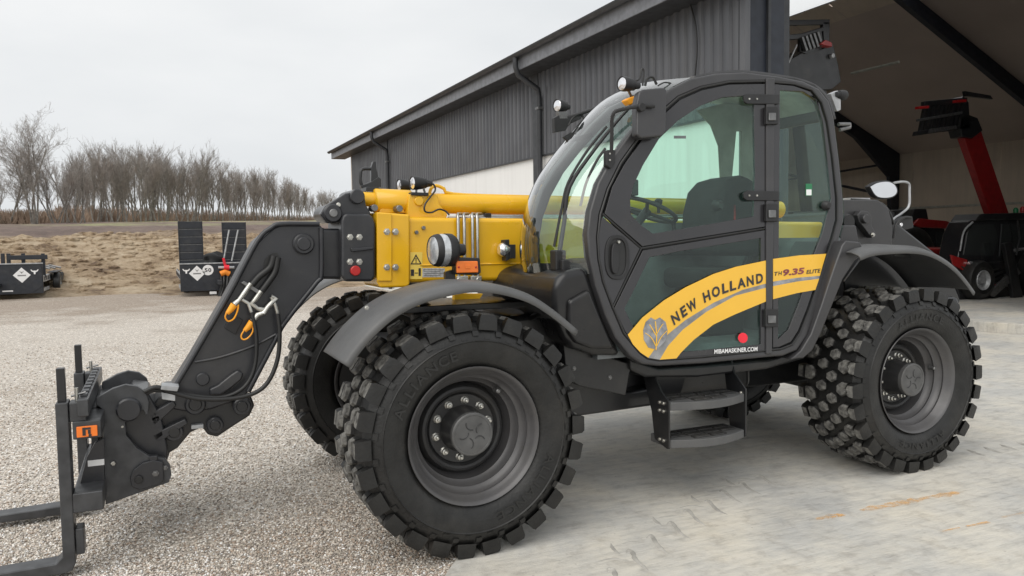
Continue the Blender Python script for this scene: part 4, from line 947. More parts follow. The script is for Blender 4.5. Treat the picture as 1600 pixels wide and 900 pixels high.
p = PY(1353, 342, .70); pin('pivot_pin', p, .035, .69, .74, 'frame_grey', pl); bolt(PY(1364, 367, .71), .014, 'zinc', pl)
p = PY(1329, 347, .3); lathe('filler_cap', [(-.02, 0), (-.02, .05), (0, .056), (.05, .056), (.06, .045), (.1, .045)], 'plastic_black', TH, (p.x, .33, p.z-.0), seg=24)
plate('cab_mount', [(1318, 352), (1338, 352), (1342, 376), (1330, 400), (1308, 430), (1304, 416)], .24, .4, 'frame_grey', TH, bevel=.01)
pin('mount_hole', PY(1312, 393, .225), .04, .226, .25, 'rubber_hose', TH, 24)
# ---- boom: yellow outer section
BY0, BY1 = 1.03, 1.37
def yz(x, y, Y): p = PY(x, y, Y); return p
a = PY(640, 339, BY0); b = PY(802, 343, BY0); c = PY(640, 442, BY0)
sl = 0.012
def bz(x, z0, x0): return z0+(x-x0)*sl
X0 = a.x; X1 = 3.55; zt = a.z; zb_ = c.z
boom = prism('boom', [Vector((X0-.02, BY0, zt)), Vector((X1, BY0, zt-.05)), Vector((X1, BY0, zb_-.06)), Vector((X0-.02, BY0, zb_))], (0, BY1-BY0, 0), 'yellow', TH, bevel=.03, bseg=4)
cl = plate('boom_collar', [(588, 331), (641, 335), (641, 446), (634, 449), (594, 450), (589, 440)], BY0-.022, BY1+.022, 'yellow', boom, bevel=.015, bseg=3)
plate('wear_plate', [(589, 333), (612, 334), (612, 439), (590, 439)], BY0-.034, BY0-.02, 'yellow', boom, bevel=.003)
for x in (604.5, 618):
    for y in (362, 417.5): bolt(PY(x, y, BY0-.036), .016, 'zinc', boom)
tube('boom_seam', [Vector((X0+.06, BY0-.001, zt-.30)), Vector((X1-.5, BY0-.001, zt-.33))], .006, 'yellow', boom, 6)
for x, y in ((650, 363), (661, 356)):
    p = PY(x, y, BY0); pin('stud', p, .012, BY0-.02, BY0+.01, 'steel_dark', boom, 8)
# stickers
def sq(name, x0, y0, x1, y1, m, lift=.002, Y=BY0):
    P = [PY(x0, y0, Y-lift), PY(x1, y0, Y-lift), PY(x1, y1, Y-lift), PY(x0, y1, Y-lift)]
    return mesh(name, P, [(0, 1, 2, 3)], m, boom, 0)
mat('sticker_yellow', (.85, .62, .12), .4, 0, .03); mat('sticker_silver', (.5, .5, .5), .35, .3, .3, 60)
sq('warning_sticker', 641, 394, 660, 436, 'sticker_yellow'); sq('data_plate', 660, 419, 695, 433, 'sticker_silver')
tri = [PY(x, y, BY0-.004) for x, y in ((650, 397), (659, 413), (641.5, 413))]; tin = [PY(x, y, BY0-.004) for x, y in ((650, 400.5), (656.5, 411.5), (643.8, 411.5))]
mesh('warning_sign', tri+tin, [(0, 1, 4, 3), (1, 2, 5, 4), (2, 0, 3, 5)], 'decal_dark', boom, 0)
sq('warning_sign', 649.3, 403, 650.7, 408.5, 'decal_dark', .004); sq('warning_sign', 649.3, 409.4, 650.7, 410.8, 'decal_dark', .004)
sq('warning_sign', 642, 421, 647, 431, 'decal_dark', .004); sq('warning_sign', 654, 419, 657.5, 431, 'decal_dark', .004); sq('warning_sign', 648, 426, 653, 427.2, 'decal_dark', .004)
for i in range(4): sq('data_plate', 662, 421+i*3, 693-5*(i % 2), 422+i*3, 'steel_dark', .004)
# telescoping cylinder above the boom
cyY = 1.2; p0 = PY(583, 316, cyY); p1 = PY(640, 318, cyY); p2 = PY(812, 320, cyY); z2 = p2.z
tube('boom_cylinder', [PY(640, 317, cyY), Vector((3.1, cyY, z2-.03))], .066, 'yellow', boom, 28)
tube('cylinder_sleeve', [PY(584, 314, cyY), PY(586, 314, cyY), PY(640, 316, cyY), PY(641, 316, cyY)], [.068, .078, .078, .07], 'yellow', boom, 28)
tube('cylinder_rod', [PY(566, 311, cyY), PY(588, 312, cyY)], .045, 'yellow', boom, 20)
plate('cylinder_bracket', [(640, 303), (684, 303), (686, 318), (700, 336), (696, 343), (636, 343), (636, 330)], cyY-.1, cyY+.1, 'yellow', boom, bevel=.008)
pin('bracket_pin', PY(655, 314, cyY-.11), .03, cyY-.115, cyY-.08, 'yellow', boom)
plate('sleeve_foot', [(594, 328), (600, 321), (612, 319), (628, 322), (634, 333), (592, 333)], cyY-.06, cyY+.1, 'yellow', boom, bevel=.006)
tube('guard_rail', [PY(671, 303, 1.18), PY(674, 294, 1.18), PY(682, 290, 1.18), PY(694, 295, 1.18), PY(708, 303, 1.18), PY(814, 307, 1.18), Vector((2.6, 1.18, PY(814, 307, 1.18).z-.02))], .011, 'yellow', boom, 8, 3)
tube('steel_line', [PY(744, 338, 1.12), Vector((2.6, 1.12, PY(800, 338, 1.12).z))], .012, 'steel', boom, 8)
tube('steel_line', [PY(700, 341, 1.1), Vector((2.6, 1.1, PY(800, 341, 1.1).z))], .011, 'steel', boom, 8)
box('line_clamp', tuple(PY(758, 344, 1.09)), (PY(768, 333, 1.09).x, 1.2, PY(768, 333, 1.09).z), 'plastic_black', boom, .004)
for x in (717, 726.5, 739.5, 747):
    a_ = PY(x, 436, BY0-.025); t_ = PY(x-1.5, 337, BY0-.025)
    tube('hydraulic_pipe', [a_, PY(x-1, 380, BY0-.025), t_+Vector((0, 0, -.015)), t_+Vector((0, .008, .0)), t_+Vector((.01, .03, .012)), t_+Vector((.06, .08, .014))], .0105, 'steel', boom, 10)
for x in (717, 747):
    p = PY(x, 437, BY0-.025); pin('pipe_nut', p, .018, BY0-.045, BY0-.005, 'zinc', boom, 8)
for x0, x1 in ((713, 731), (735, 752)):
    q = PY(x0, 440, BY0-.03); q2 = PY(x1, 431, BY0-.03); box('pipe_nut', (q.x, BY0-.04, q.z), (q2.x, BY0-.005, q2.z), 'zinc', boom, .004)
plate('boom_gusset', [(710, 458), (755, 459), (748, 470), (738, 475), (710, 475)], .62, .66, 'yellow', TH, bevel=.003)
# ---- black inner section, its front block and linkage
inn = plate('inner_boom', [(496, 357), (590, 357), (590, 437), (496, 436)], 1.075, 1.325, 'boom_grey', TH, bevel=.02, bseg=3)
blk = plate('boom_block', [(536, 337), (541, 333), (578, 334), (584, 340), (587, 350), (587, 432), (582, 440), (540, 440), (533, 432), (533, 345)], 1.0, 1.4, 'boom_grey', TH, bevel=.018, bseg=3)
for x in (547, 561.5):
    for y in (370.5, 409): bolt(PY(x, y, .998), .015, 'zinc', blk)
pin('reflector', PY(555.5, 423, .985), .03, .975, 1.0, 'red', blk, 20)
plate('block_rib', [(548, 388), (584, 385), (584, 390), (550, 394)], .985, 1.0, 'boom_grey', blk, bevel=.006)
lk_ = plate('head_link', [(500, 335), (508, 322), (540, 302), (560, 298), (570, 306), (572, 320), (580, 334), (575, 341), (512, 349)], 1.06, 1.12, 'boom_grey', TH, bevel=.008)
plate('head_link', [(500, 335), (508, 322), (540, 302), (560, 298), (570, 306), (572, 320), (580, 334), (575, 341), (512, 349)], 1.28, 1.34, 'boom_grey', TH, bevel=.008)
pin('link_pin', PY(521, 333, 1.03), .055, 1.03, 1.37, 'boom_grey', lk_); pin('link_pin', PY(521, 333, 1.03), .025, 1.02, 1.04, 'steel_dark', lk_)
pin('link_pin', PY(559, 307, 1.03), .045, 1.03, 1.37, 'boom_grey', lk_); pin('link_stud', PY(529, 320, 1.045), .014, 1.04, 1.07, 'zinc', lk_, 8)
for x, y in ((585, 325), (624, 326)): pin('hose_fitting', PY(x, y, 1.06), .022, 1.05, 1.13, 'steel_dark', boom, 8)
# ---- gooseneck head
GN = [(427,356),(440,350.5),(499,350.5),(504.5,356),(504.5,430),(499,439),(448,503),(431,532),(392,604),(385,618),(365,628),(330,640),(300,645),(270,640),(262,622),(275,602),(300,562),(359,459),(402,378)]
gn = plate('boom_head', GN, 1.02, 1.38, 'boom_grey', TH, bevel=.016, bseg=3)
prism_edge = [PY(x, y, 1.0) for x, y in GN]
pin('head_boss', PY(475, 381, 1.0), .062, .995, 1.02, 'boom_grey', gn, 28); pin('head_boss', PY(475, 381, .99), .04, .985, 1.0, 'boom_grey', gn, 28)
# raised flange round the plate
fl = [PY(x, y, 1.012) for x, y in ((265, 618), (300, 560), (358, 460), (402, 377), (424, 356), (440, 350), (499, 350))]
tube('flange', spline(fl, 4), .014, 'boom_grey', gn, 8)
tube('flange', spline([PY(x, y, 1.012) for x, y in ((502, 356), (502, 430), (495, 441), (446, 503), (430, 532), (388, 612))], 4), .014, 'boom_grey', gn, 8)
tube('weld_seam', [PY(304, 566, 1.018), PY(345, 558, 1.018), PY(395, 541, 1.018), PY(432, 522, 1.018)], .008, 'boom_grey', gn, 6, 4)
plate('hose_slot', [(414, 405), (424, 396), (433, 395), (436, 402), (432, 414), (418, 428), (408, 434)], 1.014, 1.03, 'rubber_hose', gn, bevel=0)
plate('stiffener', [(327, 608), (340, 602), (360, 586), (372, 578), (381, 584), (377, 594), (360, 608), (345, 618), (328, 618)], .985, 1.025, 'boom_grey', gn, bevel=.012)
pin('head_boss', PY(317, 593, 1.0), .036, 1.0, 1.03, 'boom_grey', gn, 24)
plate('cover_plate', [(350, 512), (365, 492), (380, 500), (368, 523)], 1.008, 1.03, 'plastic_black', gn, bevel=.003)
# hydraulic couplers and hoses
for pts in ([(428, 400), (422, 418), (405, 432), (393, 446)], [(434, 402), (430, 424), (420, 440), (408, 456)]):
    tube('hose', [PY(x, y, .99) for x, y in pts], .019, 'rubber_hose', gn, 10, 4)
plate('coupler_plate', [(377, 442), (382, 439), (412, 458), (408, 463)], .965, 1.02, 'steel_dark', gn, bevel=.003)
Yc = .965
def cp(name, pts, r, m='zinc'): return tube(name, [PY(x, y, Yc) for x, y in pts], r, m, gn, 10)
cp('coupler', [(392, 443), (382, 458), (374, 469), (367, 476)], [.014, .016, .014, .02]); cp('coupler', [(408, 455), (399, 468), (393, 474), (402, 482), (412, 484)], [.014, .016, .014, .013, .015])
cp('coupler', [(412, 490), (420, 478), (432, 466), (424, 463)], [.02, .016, .014, .012]); cp('coupler', [(395, 502), (403, 492), (414, 488)], [.02, .018, .014])
cp('coupler_elbow', [(378, 468), (388, 474), (393, 488)], .011); cp('coupler_elbow', [(424, 464), (430, 476), (434, 490)], .011)
for pts in ([(366, 476), (361, 483), (355, 490)], [(394, 503), (388, 511), (382, 517)]): cp('dust_cap', pts, [.021, .018, .012], 'amber_cap')
for pts in ([(371, 470), (372, 482), (366, 497), (357, 502), (352, 496), (354, 488)], [(396, 508), (394, 520), (386, 529), (379, 530), (377, 524), (382, 515)]): tube('cap_lanyard', [PY(x, y, Yc-.01) for x, y in pts], .0045, 'amber_cap', gn, 6, 5)
tube('hose', [PY(x, y, .95) for x, y in ((393, 488), (400, 520), (400, 560), (392, 590), (375, 610), (345, 621), (300, 618), (268, 612), (240, 610), (228, 616))], .0115, 'rubber_hose', gn, 8, 5)
tube('hose', [PY(x, y, .93) for x, y in ((434, 490), (437, 520), (434, 560), (420, 595), (398, 614), (360, 623), (310, 623), (270, 613), (245, 605), (225, 612))], .0125, 'rubber_hose', gn, 8, 5)
plate('hose_clamp', [(253, 602), (280, 604), (277, 612), (251, 609)], .9, 1.0, 'galv', gn, bevel=.003); plate('hose_clamp', [(252, 613), (274, 617), (274, 627), (253, 624)], .93, .98, 'galv', gn, bevel=.003)
# ---- knuckle links between head and carriage
kn = plate('knuckle', [(232, 640), (258, 608), (300, 606), (330, 618), (360, 612), (392, 618), (398, 634), (390, 650), (362, 668), (340, 683), (325, 680), (316, 668), (298, 676), (278, 700), (255, 714), (232, 706)], 1.06, 1.34, 'black_paint', TH, bevel=.012)
for (x, y, r, Y) in ((305, 632, .056, 1.02), (378, 635, .05, 1.0), (336, 664, .046, 1.03), (272, 675, .05, 1.03)):
    pin('knuckle_pin', PY(x, y, Y), r, Y-.02, 1.4, 'boom_grey', kn, 28); pin('pin_ring', PY(x, y, Y-.02), r*.62, Y-.032, Y, 'black_paint', kn, 24)
plate('knuckle_rib', [(232, 648), (272, 626), (276, 634), (240, 668)], 1.0, 1.06, 'boom_grey', kn, bevel=.008)
plate('knuckle_rib', [(236, 680), (290, 654), (294, 662), (246, 694)], 1.0, 1.06, 'boom_grey', kn, bevel=.008)
box('grease_block', tuple(PY(299, 671, 1.02)), (PY(318, 663, 1.02).x, 1.1, PY(318, 663, 1.02).z), 'galv', kn, .003)
plate('carriage_core', [(188, 640), (205, 610), (232, 614), (252, 650), (262, 700), (262, 740), (240, 752), (200, 730)], 1.0, 1.4, 'boom_grey', kn, bevel=.012)
# ================================================================== fork carriage
FC = thing('fork_carriage', (-1.75, 1.2, 0), 'black pallet fork carriage with two tines hung on the telehandler boom', 'pallet forks')
NP_ = [(124,640),(150,622),(176,607),(196,601),(215,604),(228,614),(233,628),(231,648),(227,648),(224,641),(215,646),(200,648),(196,660),(205,686),(222,708),(236,717),(262,724),(268,740),(266,752),(258,759),(235,764),(210,772),(165,789),(164,700),(160,690),(160,668),(150,662),(130,662)]
for Y0 in (.93, 1.44):
    hk = plate('hook_plate', [(150,632)]+NP_[1:13]+[(197,680),(214,700),(232,712),(258,716),(266,728),(268,742),(264,754),(235,764),(165,789),(163,700),(160,640)] if Y0 < 1 else
          [(PYx, PYy) for PYx, PYy in []] or [(150,632)]+NP_[1:13]+[(197,680),(214,700),(232,712),(258,716),(266,728),(268,742),(264,754),(235,764),(165,789),(163,700),(160,640)], Y0, Y0+.035, 'worn_steel', FC, bevel=.004) if Y0 < 1 else None
    if hk: H0 = hk
o = bpy.data.objects.new('hook_plate', H0.data); col.objects.link(o); o.parent = FC; o.location = Vector((0, .5, 0))-FC.location
bv = o.modifiers.new('bevel', 'BEVEL'); bv.width = .004; bv.segments = 2; bv.limit_method = 'ANGLE'
pin('pivot_pin', PY(201, 641, .9), .062, .9, 1.5, 'boom_grey', FC, 28)
plate('lock_plate', [(203,748),(208,735),(222,724),(240,719),(255,722),(256,750),(250,757),(218,766),(206,761)], .905, .928, 'boom_grey', FC, bevel=.005)
pin('lock_bolt', PY(217, 750, .89), .021, .89, .91, 'rubber_hose', FC, 18); bolt(PY(243, 740, .9), .013, 'steel_dark', FC); bolt(PY(258, 731, .92), .011, 'steel_dark', FC)
box('lock_tab', tuple(PY(233, 721, .91)), (PY(246, 712, .91).x, .95, PY(246, 712, .91).z), 'boom_grey', FC, .004)
bolt(PY(177, 724, .93), .012, 'zinc', FC); bolt(PY(191, 667, .93), .006, 'zinc', FC)
# frame rails (near ends show), back plate
ru0 = PY(112, 690, .6); ru1 = PY(158, 652, .6)
def rail(name, x0, y0, x1, y1, Ya, Yb, m='worn_steel', bev=.008):
    p, q = PY(x0, y0, Ya), PY(x1, y1, Ya); return box(name, (p.x, Ya, p.z), (q.x, Yb, q.z), m, FC, bev)
r1 = rail('upper_rail', 114, 688, 158, 655, .66, 1.74); rail('lower_rail', 114, 803, 161, 766, .66, 1.74)
p, q = PY(120, 684, .655), PY(152, 664, .655); bd = box('badge', (p.x, .651, p.z), (q.x, .661, q.z), 'orange', r1, .003)
for x0, y0, x1, y1 in ((129, 681, 133.5, 668), (133.5, 671.5, 141.5, 667.5), (137.5, 678, 141.5, 671.5), (138.5, 682, 143, 678)):
    p, q = PY(x0, y0, .6495), PY(x1, y1, .6495); box('badge_mark', (p.x, .6485, p.z), (q.x, .6515, q.z), 'decal_dark', r1, 0)
for Ya in (.84, 1.53): gs = plate('gusset', [(122, 766), (136, 714), (148, 692), (163, 684), (163, 766)], .84, .865, 'boom_grey', FC, bevel=.004) if Ya < 1 else None
gusset = [o for o in FC.children if o.name.startswith('gusset')][0]
o = bpy.data.objects.new('gusset', gusset.data); col.objects.link(o); o.parent = FC; o.location = Vector((0, .7, 0))-FC.location
bk = mesh('back_plate', [(-1.80, .97, .25), (-1.80, 1.43, .25), (-1.80, 1.43, .78), (-1.80, .97, .78), (-1.77, .97, .25), (-1.77, 1.43, .25), (-1.77, 1.43, .78), (-1.77, .97, .78)], [(0, 1, 2, 3), (4, 7, 6, 5), (0, 4, 5, 1), (1, 5, 6, 2), (2, 6, 7, 3), (3, 7, 4, 0)], 'worn_steel', FC, 30)
pl_ = PY(151, 723, .835); box('serial_label', (pl_.x-.04, .833, pl_.z-.015), (pl_.x+.035, .838, pl_.z+.015), 'decal_white', FC, 0)
# toothed fork bar along the top
zt_ = .80; xb = -1.83
box('fork_bar', (xb, .64, zt_), (xb+.05, 1.76, zt_+.085), 'worn_steel', FC, .006)
for k in range(9): box('bar_notch', (xb+.01, .72+k*.11, zt_+.0855), (xb+.04, .78+k*.11, zt_+.097), 'worn_steel', FC, .002)
box('top_plate', (xb+.06, .97, zt_-.02), (xb+.3, 1.43, zt_), 'worn_steel', FC, .004)
# two L-shaped forks with upright rods and locking pins
for Yf, lb in ((.66, 'fork tine nearest the camera'), (1.63, 'fork tine on the far side')):
    xm = -1.905; ztop = .872
    t_ = prism('fork_tine', [Vector((xm+.035, Yf, ztop)), Vector((xm-.02, Yf, ztop)), Vector((xm-.02, Yf, .115)), Vector((xm-.05, Yf, .085)), Vector((-3.05, Yf, .06)), Vector((-3.1, Yf, .045)), Vector((-3.05, Yf, .035)), Vector((xm-.02, Yf, .03)), Vector((xm+.02, Yf, .04)), Vector((xm+.035, Yf, .075))], (0, .12, 0), 'worn_steel', FC, bevel=.006)
    t_['label'] = lb
    box('upright_rod', (xm-.012, Yf+.03, ztop), (xm+.025, Yf+.075, ztop+.165), 'black_paint', t_, .003)
    box('fork_hook', (xm+.037, Yf+.01, ztop-.1), (xm+.11, Yf+.11, ztop-.005), 'worn_steel', t_, .006)
    pin2 = tube('lock_pin', [(xm+.07, Yf+.06, ztop-.02), (xm+.07, Yf+.06, ztop+.06)], .009, 'zinc', t_, 8)
    tube('pin_handle', [(xm+.045, Yf+.06, ztop+.02), (xm+.11, Yf+.06, ztop+.035)], .006, 'steel_dark', t_, 6)
    box('fork_foot', (xm+.037, Yf+.01, .11), (xm+.075, Yf+.11, .24), 'worn_steel', t_, .006)
# ---- entry steps
xl = PY(1046, 660, .16).x; xr = PY(1163, 650, .16).x
zu = PY(1046, 629, .16).z; zl = PY(1046, 688, .16).z
st = thing_parent = TH
def yzp(name, x, pts, th, par): return prism(name, [Vector((x, y, z)) for y, z in pts], (th, 0, 0), 'black_paint', par, bevel=.003)
bl = yzp('step_bracket', xl-.012, [(.15, zu+.01), (.15, zl-.05), (.17, zl-.055), (.3, zl-.02), (.33, zu-.08), (.42, zu+.12), (.56, zu+.22), (.56, zu+.27), (.42, zu+.26), (.3, zu+.14), (.22, zu+.05)], .012, TH)
br = yzp('step_bracket', xr, [(.15, zu+.03), (.15, zl-.04), (.17, zl-.05), (.3, zl), (.32, zu-.06), (.36, zu+.16), (.56, zu+.2), (.56, zu+.27), (.3, zu+.26), (.26, zu+.12)], .012, TH)
for z in (zu-.012, zu-.06, zl-.01):
    for y in (.2, .24): 
        o = bolt((xl-.016, y, z), .009, 'zinc', bl); o.rotation_euler = (0, 0, -math.pi/2)
o = bolt((xr-.004, .19, zu), .009, 'zinc', br); o.rotation_euler = (0, 0, -math.pi/2)
for z in (zu, zl):
    n = 12; nearE = [(xl+(xr-xl)*k/n, .16-.075*math.sin(math.pi*k/n)) for k in range(n+1)]
    out = [Vector((x, y, z)) for x, y in nearE]+[Vector((xr-.001, .36, z)), Vector((xl+.001, .36, z))]
    s_ = prism('step', out, (0, 0, -.05), 'plastic_grey', TH, bevel=.005)
    # raised grip pads on each tread
    for k in range(4):
        for j in range(3):
            x0 = xl+.03+(xr-xl-.06)*k/4; y0 = .335-.07*(j+1)
            if y0 < .16-.075*math.sin(math.pi*(k+.5)/4)+.012: continue
            box('grip_pad', (x0+.008, y0, z+.0005), (x0+(xr-xl-.06)/4-.008, y0+.05, z+.009), 'tread_plate', s_, .002)
p0, p1 = PY(1098, 572, .3), PY(1190, 610, .3)
plate('under_panel', [(1017, 580), (1075, 576), (1062, 622), (1040, 618), (1020, 602)], .45, .47, 'black_paint', TH, bevel=.004)
# ---- round lamps
def lamp(name, px, py, Y, r, length, yaw, par, pitch=0., ribs_=True):
    c = PY(px, py, Y); Rm = Matrix.Rotation(yaw, 3, 'Z') @ Matrix.Rotation(pitch, 3, 'Y')
    def T(geo): return [c+Rm @ Vector(v) for v in geo[0]], geo[1]
    body = T(lathe_geo([(-.004, r*.9), (-.006, r), (.02, r*1.02), (length*.45, r*.9), (length*.8, r*.55), (length, r*.45), (length, 0)], (0, 0, 0), 'X', 24))
    o = multi(name, [body], 'plastic_black', par, 40)
    lens = T(lathe_geo([(-.001, r*.9), (-.008, r*.6), (-.01, 0)], (0, 0, 0), 'X', 24)); multi('lens', [lens], 'lamp_chrome', o, 60)
    if ribs_: multi('cooling_fin', [T(lathe_geo([(length*q, r*1.0*(1-q*.45)), (length*q+.003, r*1.08*(1-q*.45)), (length*q+.006, r*1.0*(1-q*.45))], (0, 0, 0), 'X', 20)) for q in (.35, .5, .65)], 'plastic_black', o, 30)
    return o
# headlamp by the fender with its marker lamp
HL = PY(692, 391, .5); Rm = Matrix.Rotation(R(6), 3, 'Z')
def TX(geo): return [HL+Rm @ Vector(v) for v in geo[0]], geo[1]
hl = multi('headlamp', [TX(lathe_geo([(-.058, .074), (-.064, .08), (-.05, .088), (-.03, .092), (-.028, .09)], (0, 0, 0), 'X', 32)), TX(lathe_geo([(.012, .09), (.014, .094), (.05, .092), (.07, .078), (.085, .05), (.09, .035), (.13, .033), (.13, 0)], (0, 0, 0), 'X', 32)), TX(lathe_geo([(-.03, .07), (.02, .07)], (0, 0, 0), 'X', 24))], 'plastic_black', TH, 40)
multi('lens', [TX(lathe_geo([(-.06, .078), (-.07, .05), (-.075, 0)], (0, 0, 0), 'X', 32))], 'lamp_lens', hl, 60)
multi('side_lens', [TX(lathe_geo([(-.03, .089), (-.01, .093), (.013, .089)], (0, 0, 0), 'X', 32))], 'lamp_lens', hl, 60)
plate('lamp_bracket', [(710, 405), (716, 402), (750, 403), (752, 426), (746, 430), (712, 429)], .47, .53, 'plastic_black', hl, bevel=.006)
plate('lamp_post', [(696, 425), (712, 420), (712, 458), (698, 458)], .52, .56, 'black_paint', hl, bevel=.006)
tube('lamp_stem', [PY(708, 391, .5), PY(721, 394, .5)], [.02, .014], 'steel_dark', hl, 10)
pin('lamp_stem_nut', PY(714, 392, .47), .022, .47, .52, 'plastic_black', hl, 8)
mk_ = plate('marker_lamp', [(713, 408), (747, 408), (748, 426), (714, 427)], .452, .47, 'orange', hl, bevel=.006)
for x in (717, 744): pin('screw', PY(x, 417.5, .449), .006, .448, .455, 'red', mk_, 8)
plate('lamp_relief', [(727, 414), (735, 414), (735, 420), (727, 420)], .449, .453, 'orange', mk_, bevel=.003)
# small front lamp by the screen
c = PY(790, 390, .98); sm_ = plate('lamp_holder', [(789, 375), (796, 374), (797, 405), (791, 408)], .95, 1.02, 'plastic_black', TH, bevel=.004)
lathe('round_lamp', [(-.05, 0), (-.048, .03), (-.035, .043), (-.02, .046), (.0, .04), (.02, .03)], 'lamp_chrome', sm_, (c.x, c.y, c.z), 'X', 20)
plate('lamp_holder', [(797, 382), (806, 382), (806, 404), (797, 404)], .95, 1.05, 'plastic_black', TH, bevel=.004)
# boom work lamps with cable
w1 = lamp('work_lamp', 645, 286, 1.12, .042, .13, .15, boom); w2 = lamp('work_lamp', 624, 290, 1.28, .042, .1, .1, boom)
plate('lamp_bracket', [(643, 300), (670, 301), (670, 306), (643, 305)], 1.08, 1.32, 'plastic_black', boom, bevel=.004)
tube('lamp_stirrup', [PY(650, 301, 1.12), PY(652, 294, 1.12), PY(660, 292, 1.12), PY(664, 301, 1.12)], .007, 'steel_dark', boom, 6, 4)
tube('cable', [PY(668, 286, 1.1), PY(677, 288, 1.1), PY(680, 297, 1.1), PY(672, 308, 1.08), PY(664, 320, 1.06), PY(664, 330, 1.06), PY(674, 332, 1.06), PY(686, 327, 1.06), PY(696, 330, 1.06), PY(702, 336, 1.04)], .006, 'rubber_hose', boom, 6, 5)
# hook-like holder on the boom tip, far side
hk_ = tube('hose_guard', [PY(566, 292, 1.33), PY(563, 282, 1.33), PY(564, 268, 1.33), PY(568, 264, 1.33), PY(582, 264, 1.33)], .011, 'black_paint', TH, 8, 4)
plate('guard_plate', [(564, 290), (580, 284), (592, 276), (596, 280), (596, 292), (566, 295)], 1.3, 1.34, 'black_paint', hk_, bevel=.004)
plate('guard_arm', [(580, 285), (580, 262), (583, 252), (587, 252), (589, 266), (592, 280)], 1.31, 1.35, 'black_paint', hk_, bevel=.004)
plate('guard_foot', [(572, 292), (592, 292), (594, 299), (572, 299)], 1.2, 1.34, 'black_paint', hk_, bevel=.004)
# ---- front mirror on its arm
def sh(x, y): return PS(x, y, -.07)
mr = splate('front_mirror', [(999,143),(1006,139),(1038,136),(1043,140),(1041,205),(1035,213),(1002,216),(995,211),(995,160)], -.1, .06, 'frame_grey', TH, bevel=.016)
tube('mirror_arm', [PS(955, 246, -.02), PS(956, 215, -.05), PS(956, 190, -.07), PS(959, 177, -.09), PS(968, 172, -.1), PS(1000, 166, -.115), PS(1022, 166, -.115)], .011, 'plastic_black', mr, 10, 4)
splate('arm_bracket', [(948, 234), (962, 234), (962, 254), (955, 264), (948, 258)], -.035, .04, 'plastic_black', mr, bevel=.006)
for y in (240, 250): multi('screw', [lathe_geo([(-.002, 0), (-.002, .005), (.004, .006)], PS(953, y, -.038), seg=10)], 'zinc', mr)
pin('arm_clamp', PS(1004, 167, -.13), .025, PS(1004, 167, -.13).y, PS(1004, 167, -.1).y, 'plastic_black', mr, 14)
# ---- cab roof lamps, cables
l1 = lamp('work_lamp', 972, 131, .32, .043, .13, .15, cab); tube('lamp_stirrup', [PY(982, 141, .32), PY(986, 150, .34), PY(996, 152, .34)], .009, 'steel_dark', l1, 6)
l2 = lamp('work_lamp', 871, 165, .92, .042, .1, .25, cab); tube('lamp_arm', [PY(880, 186, .92), PY(905, 178, .9), PY(950, 163, .86)], .012, 'plastic_black', cab, 8); plate('lamp_foot', [(866, 184), (877, 178), (890, 182), (912, 178), (908, 186), (890, 194), (884, 204), (867, 207)], .9, .94, 'plastic_black', l2, bevel=.004)
plate('lamp_foot', [(872, 174), (886, 174), (888, 186), (874, 186)], .9, .94, 'steel_dark', l2, bevel=.004)
tube('cable', [PY(985, 128, .34), PY(998, 124, .34), PY(1003, 108, .34), PY(1006, 112, .34), PY(1004, 134, .34)], .006, 'rubber_hose', cab, 6, 5)
tube('cable', [PY(1008, 134, .36), PY(1011, 123, .36), PY(1020, 121, .36), PY(1026, 132, .36)], .008, 'rubber_hose', cab, 6, 4)
tube('cable', [PY(1028, 134, .36), PY(1038, 129, .36), PY(1050, 131, .36), PY(1056, 138, .36)], .005, 'rubber_hose', cab, 6, 4)
tube('cable', [PY(888, 196, .9), PY(895, 184, .9), PY(908, 178, .9), PY(912, 186, .9)], .006, 'rubber_hose', cab, 6, 4)
plate('amber_lamp', [(978, 156), (984, 152), (998, 148), (998, 160), (985, 164)], .3, .36, 'amber_cap', cab, bevel=.008)
l3 = lamp('rear_work_lamp', 1318, 149, .4, .035, .09, math.pi+.2, cab); plate('lamp_foot', [(1298, 146), (1310, 141), (1314, 150), (1314, 172), (1308, 174)], .39, .43, 'galv', l3, bevel=.004)
tube('rear_handle', [PY(1310, 194, .35), PY(1328, 194, .35), PY(1328, 199, .35), PY(1312, 203, .35)], .012, 'steel_dark', cab, 8)
# ---- wipers and screen fittings
def scr(x, y, t, out=.03):            # a point on the bowed screen: pixel column read on a plane t across
    Y = .25+.72*t; p = PY(x, y, Y); return p+Vector((-out*.3, 0, 0))
wp = tube('wiper_arm', [scr(876, 396, .16), scr(884, 345, .16), scr(892, 292, .16), scr(930, 235, .14), scr(966, 190, .12), scr(988, 166, .1)], [.014, .013, .013, .011, .01, .008], 'plastic_black', TH, 8, 4)
tube('wiper_blade', [scr(868, 385, .17), scr(880, 325, .18), scr(890, 285, .18), scr(920, 235, .16), scr(950, 198, .15)], .008, 'rubber_hose', wp, 6, 4)
tube('wiper_blade', [scr(909, 322, .1), scr(918, 286, .1), scr(934, 252, .09), scr(948, 232, .08)], .008, 'rubber_hose', wp, 6, 4)
b_ = scr(874, 396, .16); box('wiper_motor', (b_.x-.03, b_.y-.03, b_.z-.1), (b_.x+.04, b_.y+.05, b_.z+.02), 'plastic_black', wp, .01)
plate('sun_visor', [(880, 214), (893, 206), (900, 214), (925, 206), (928, 214), (910, 220), (888, 221)], .72, .74, 'plastic_black', cab, bevel=.002)
a = PY(914, 405, .25)
box('console_step', (a.x-.12, .3, a.z-.1), (a.x-.05, .38, a.z), 'plastic_black', TH, .01)
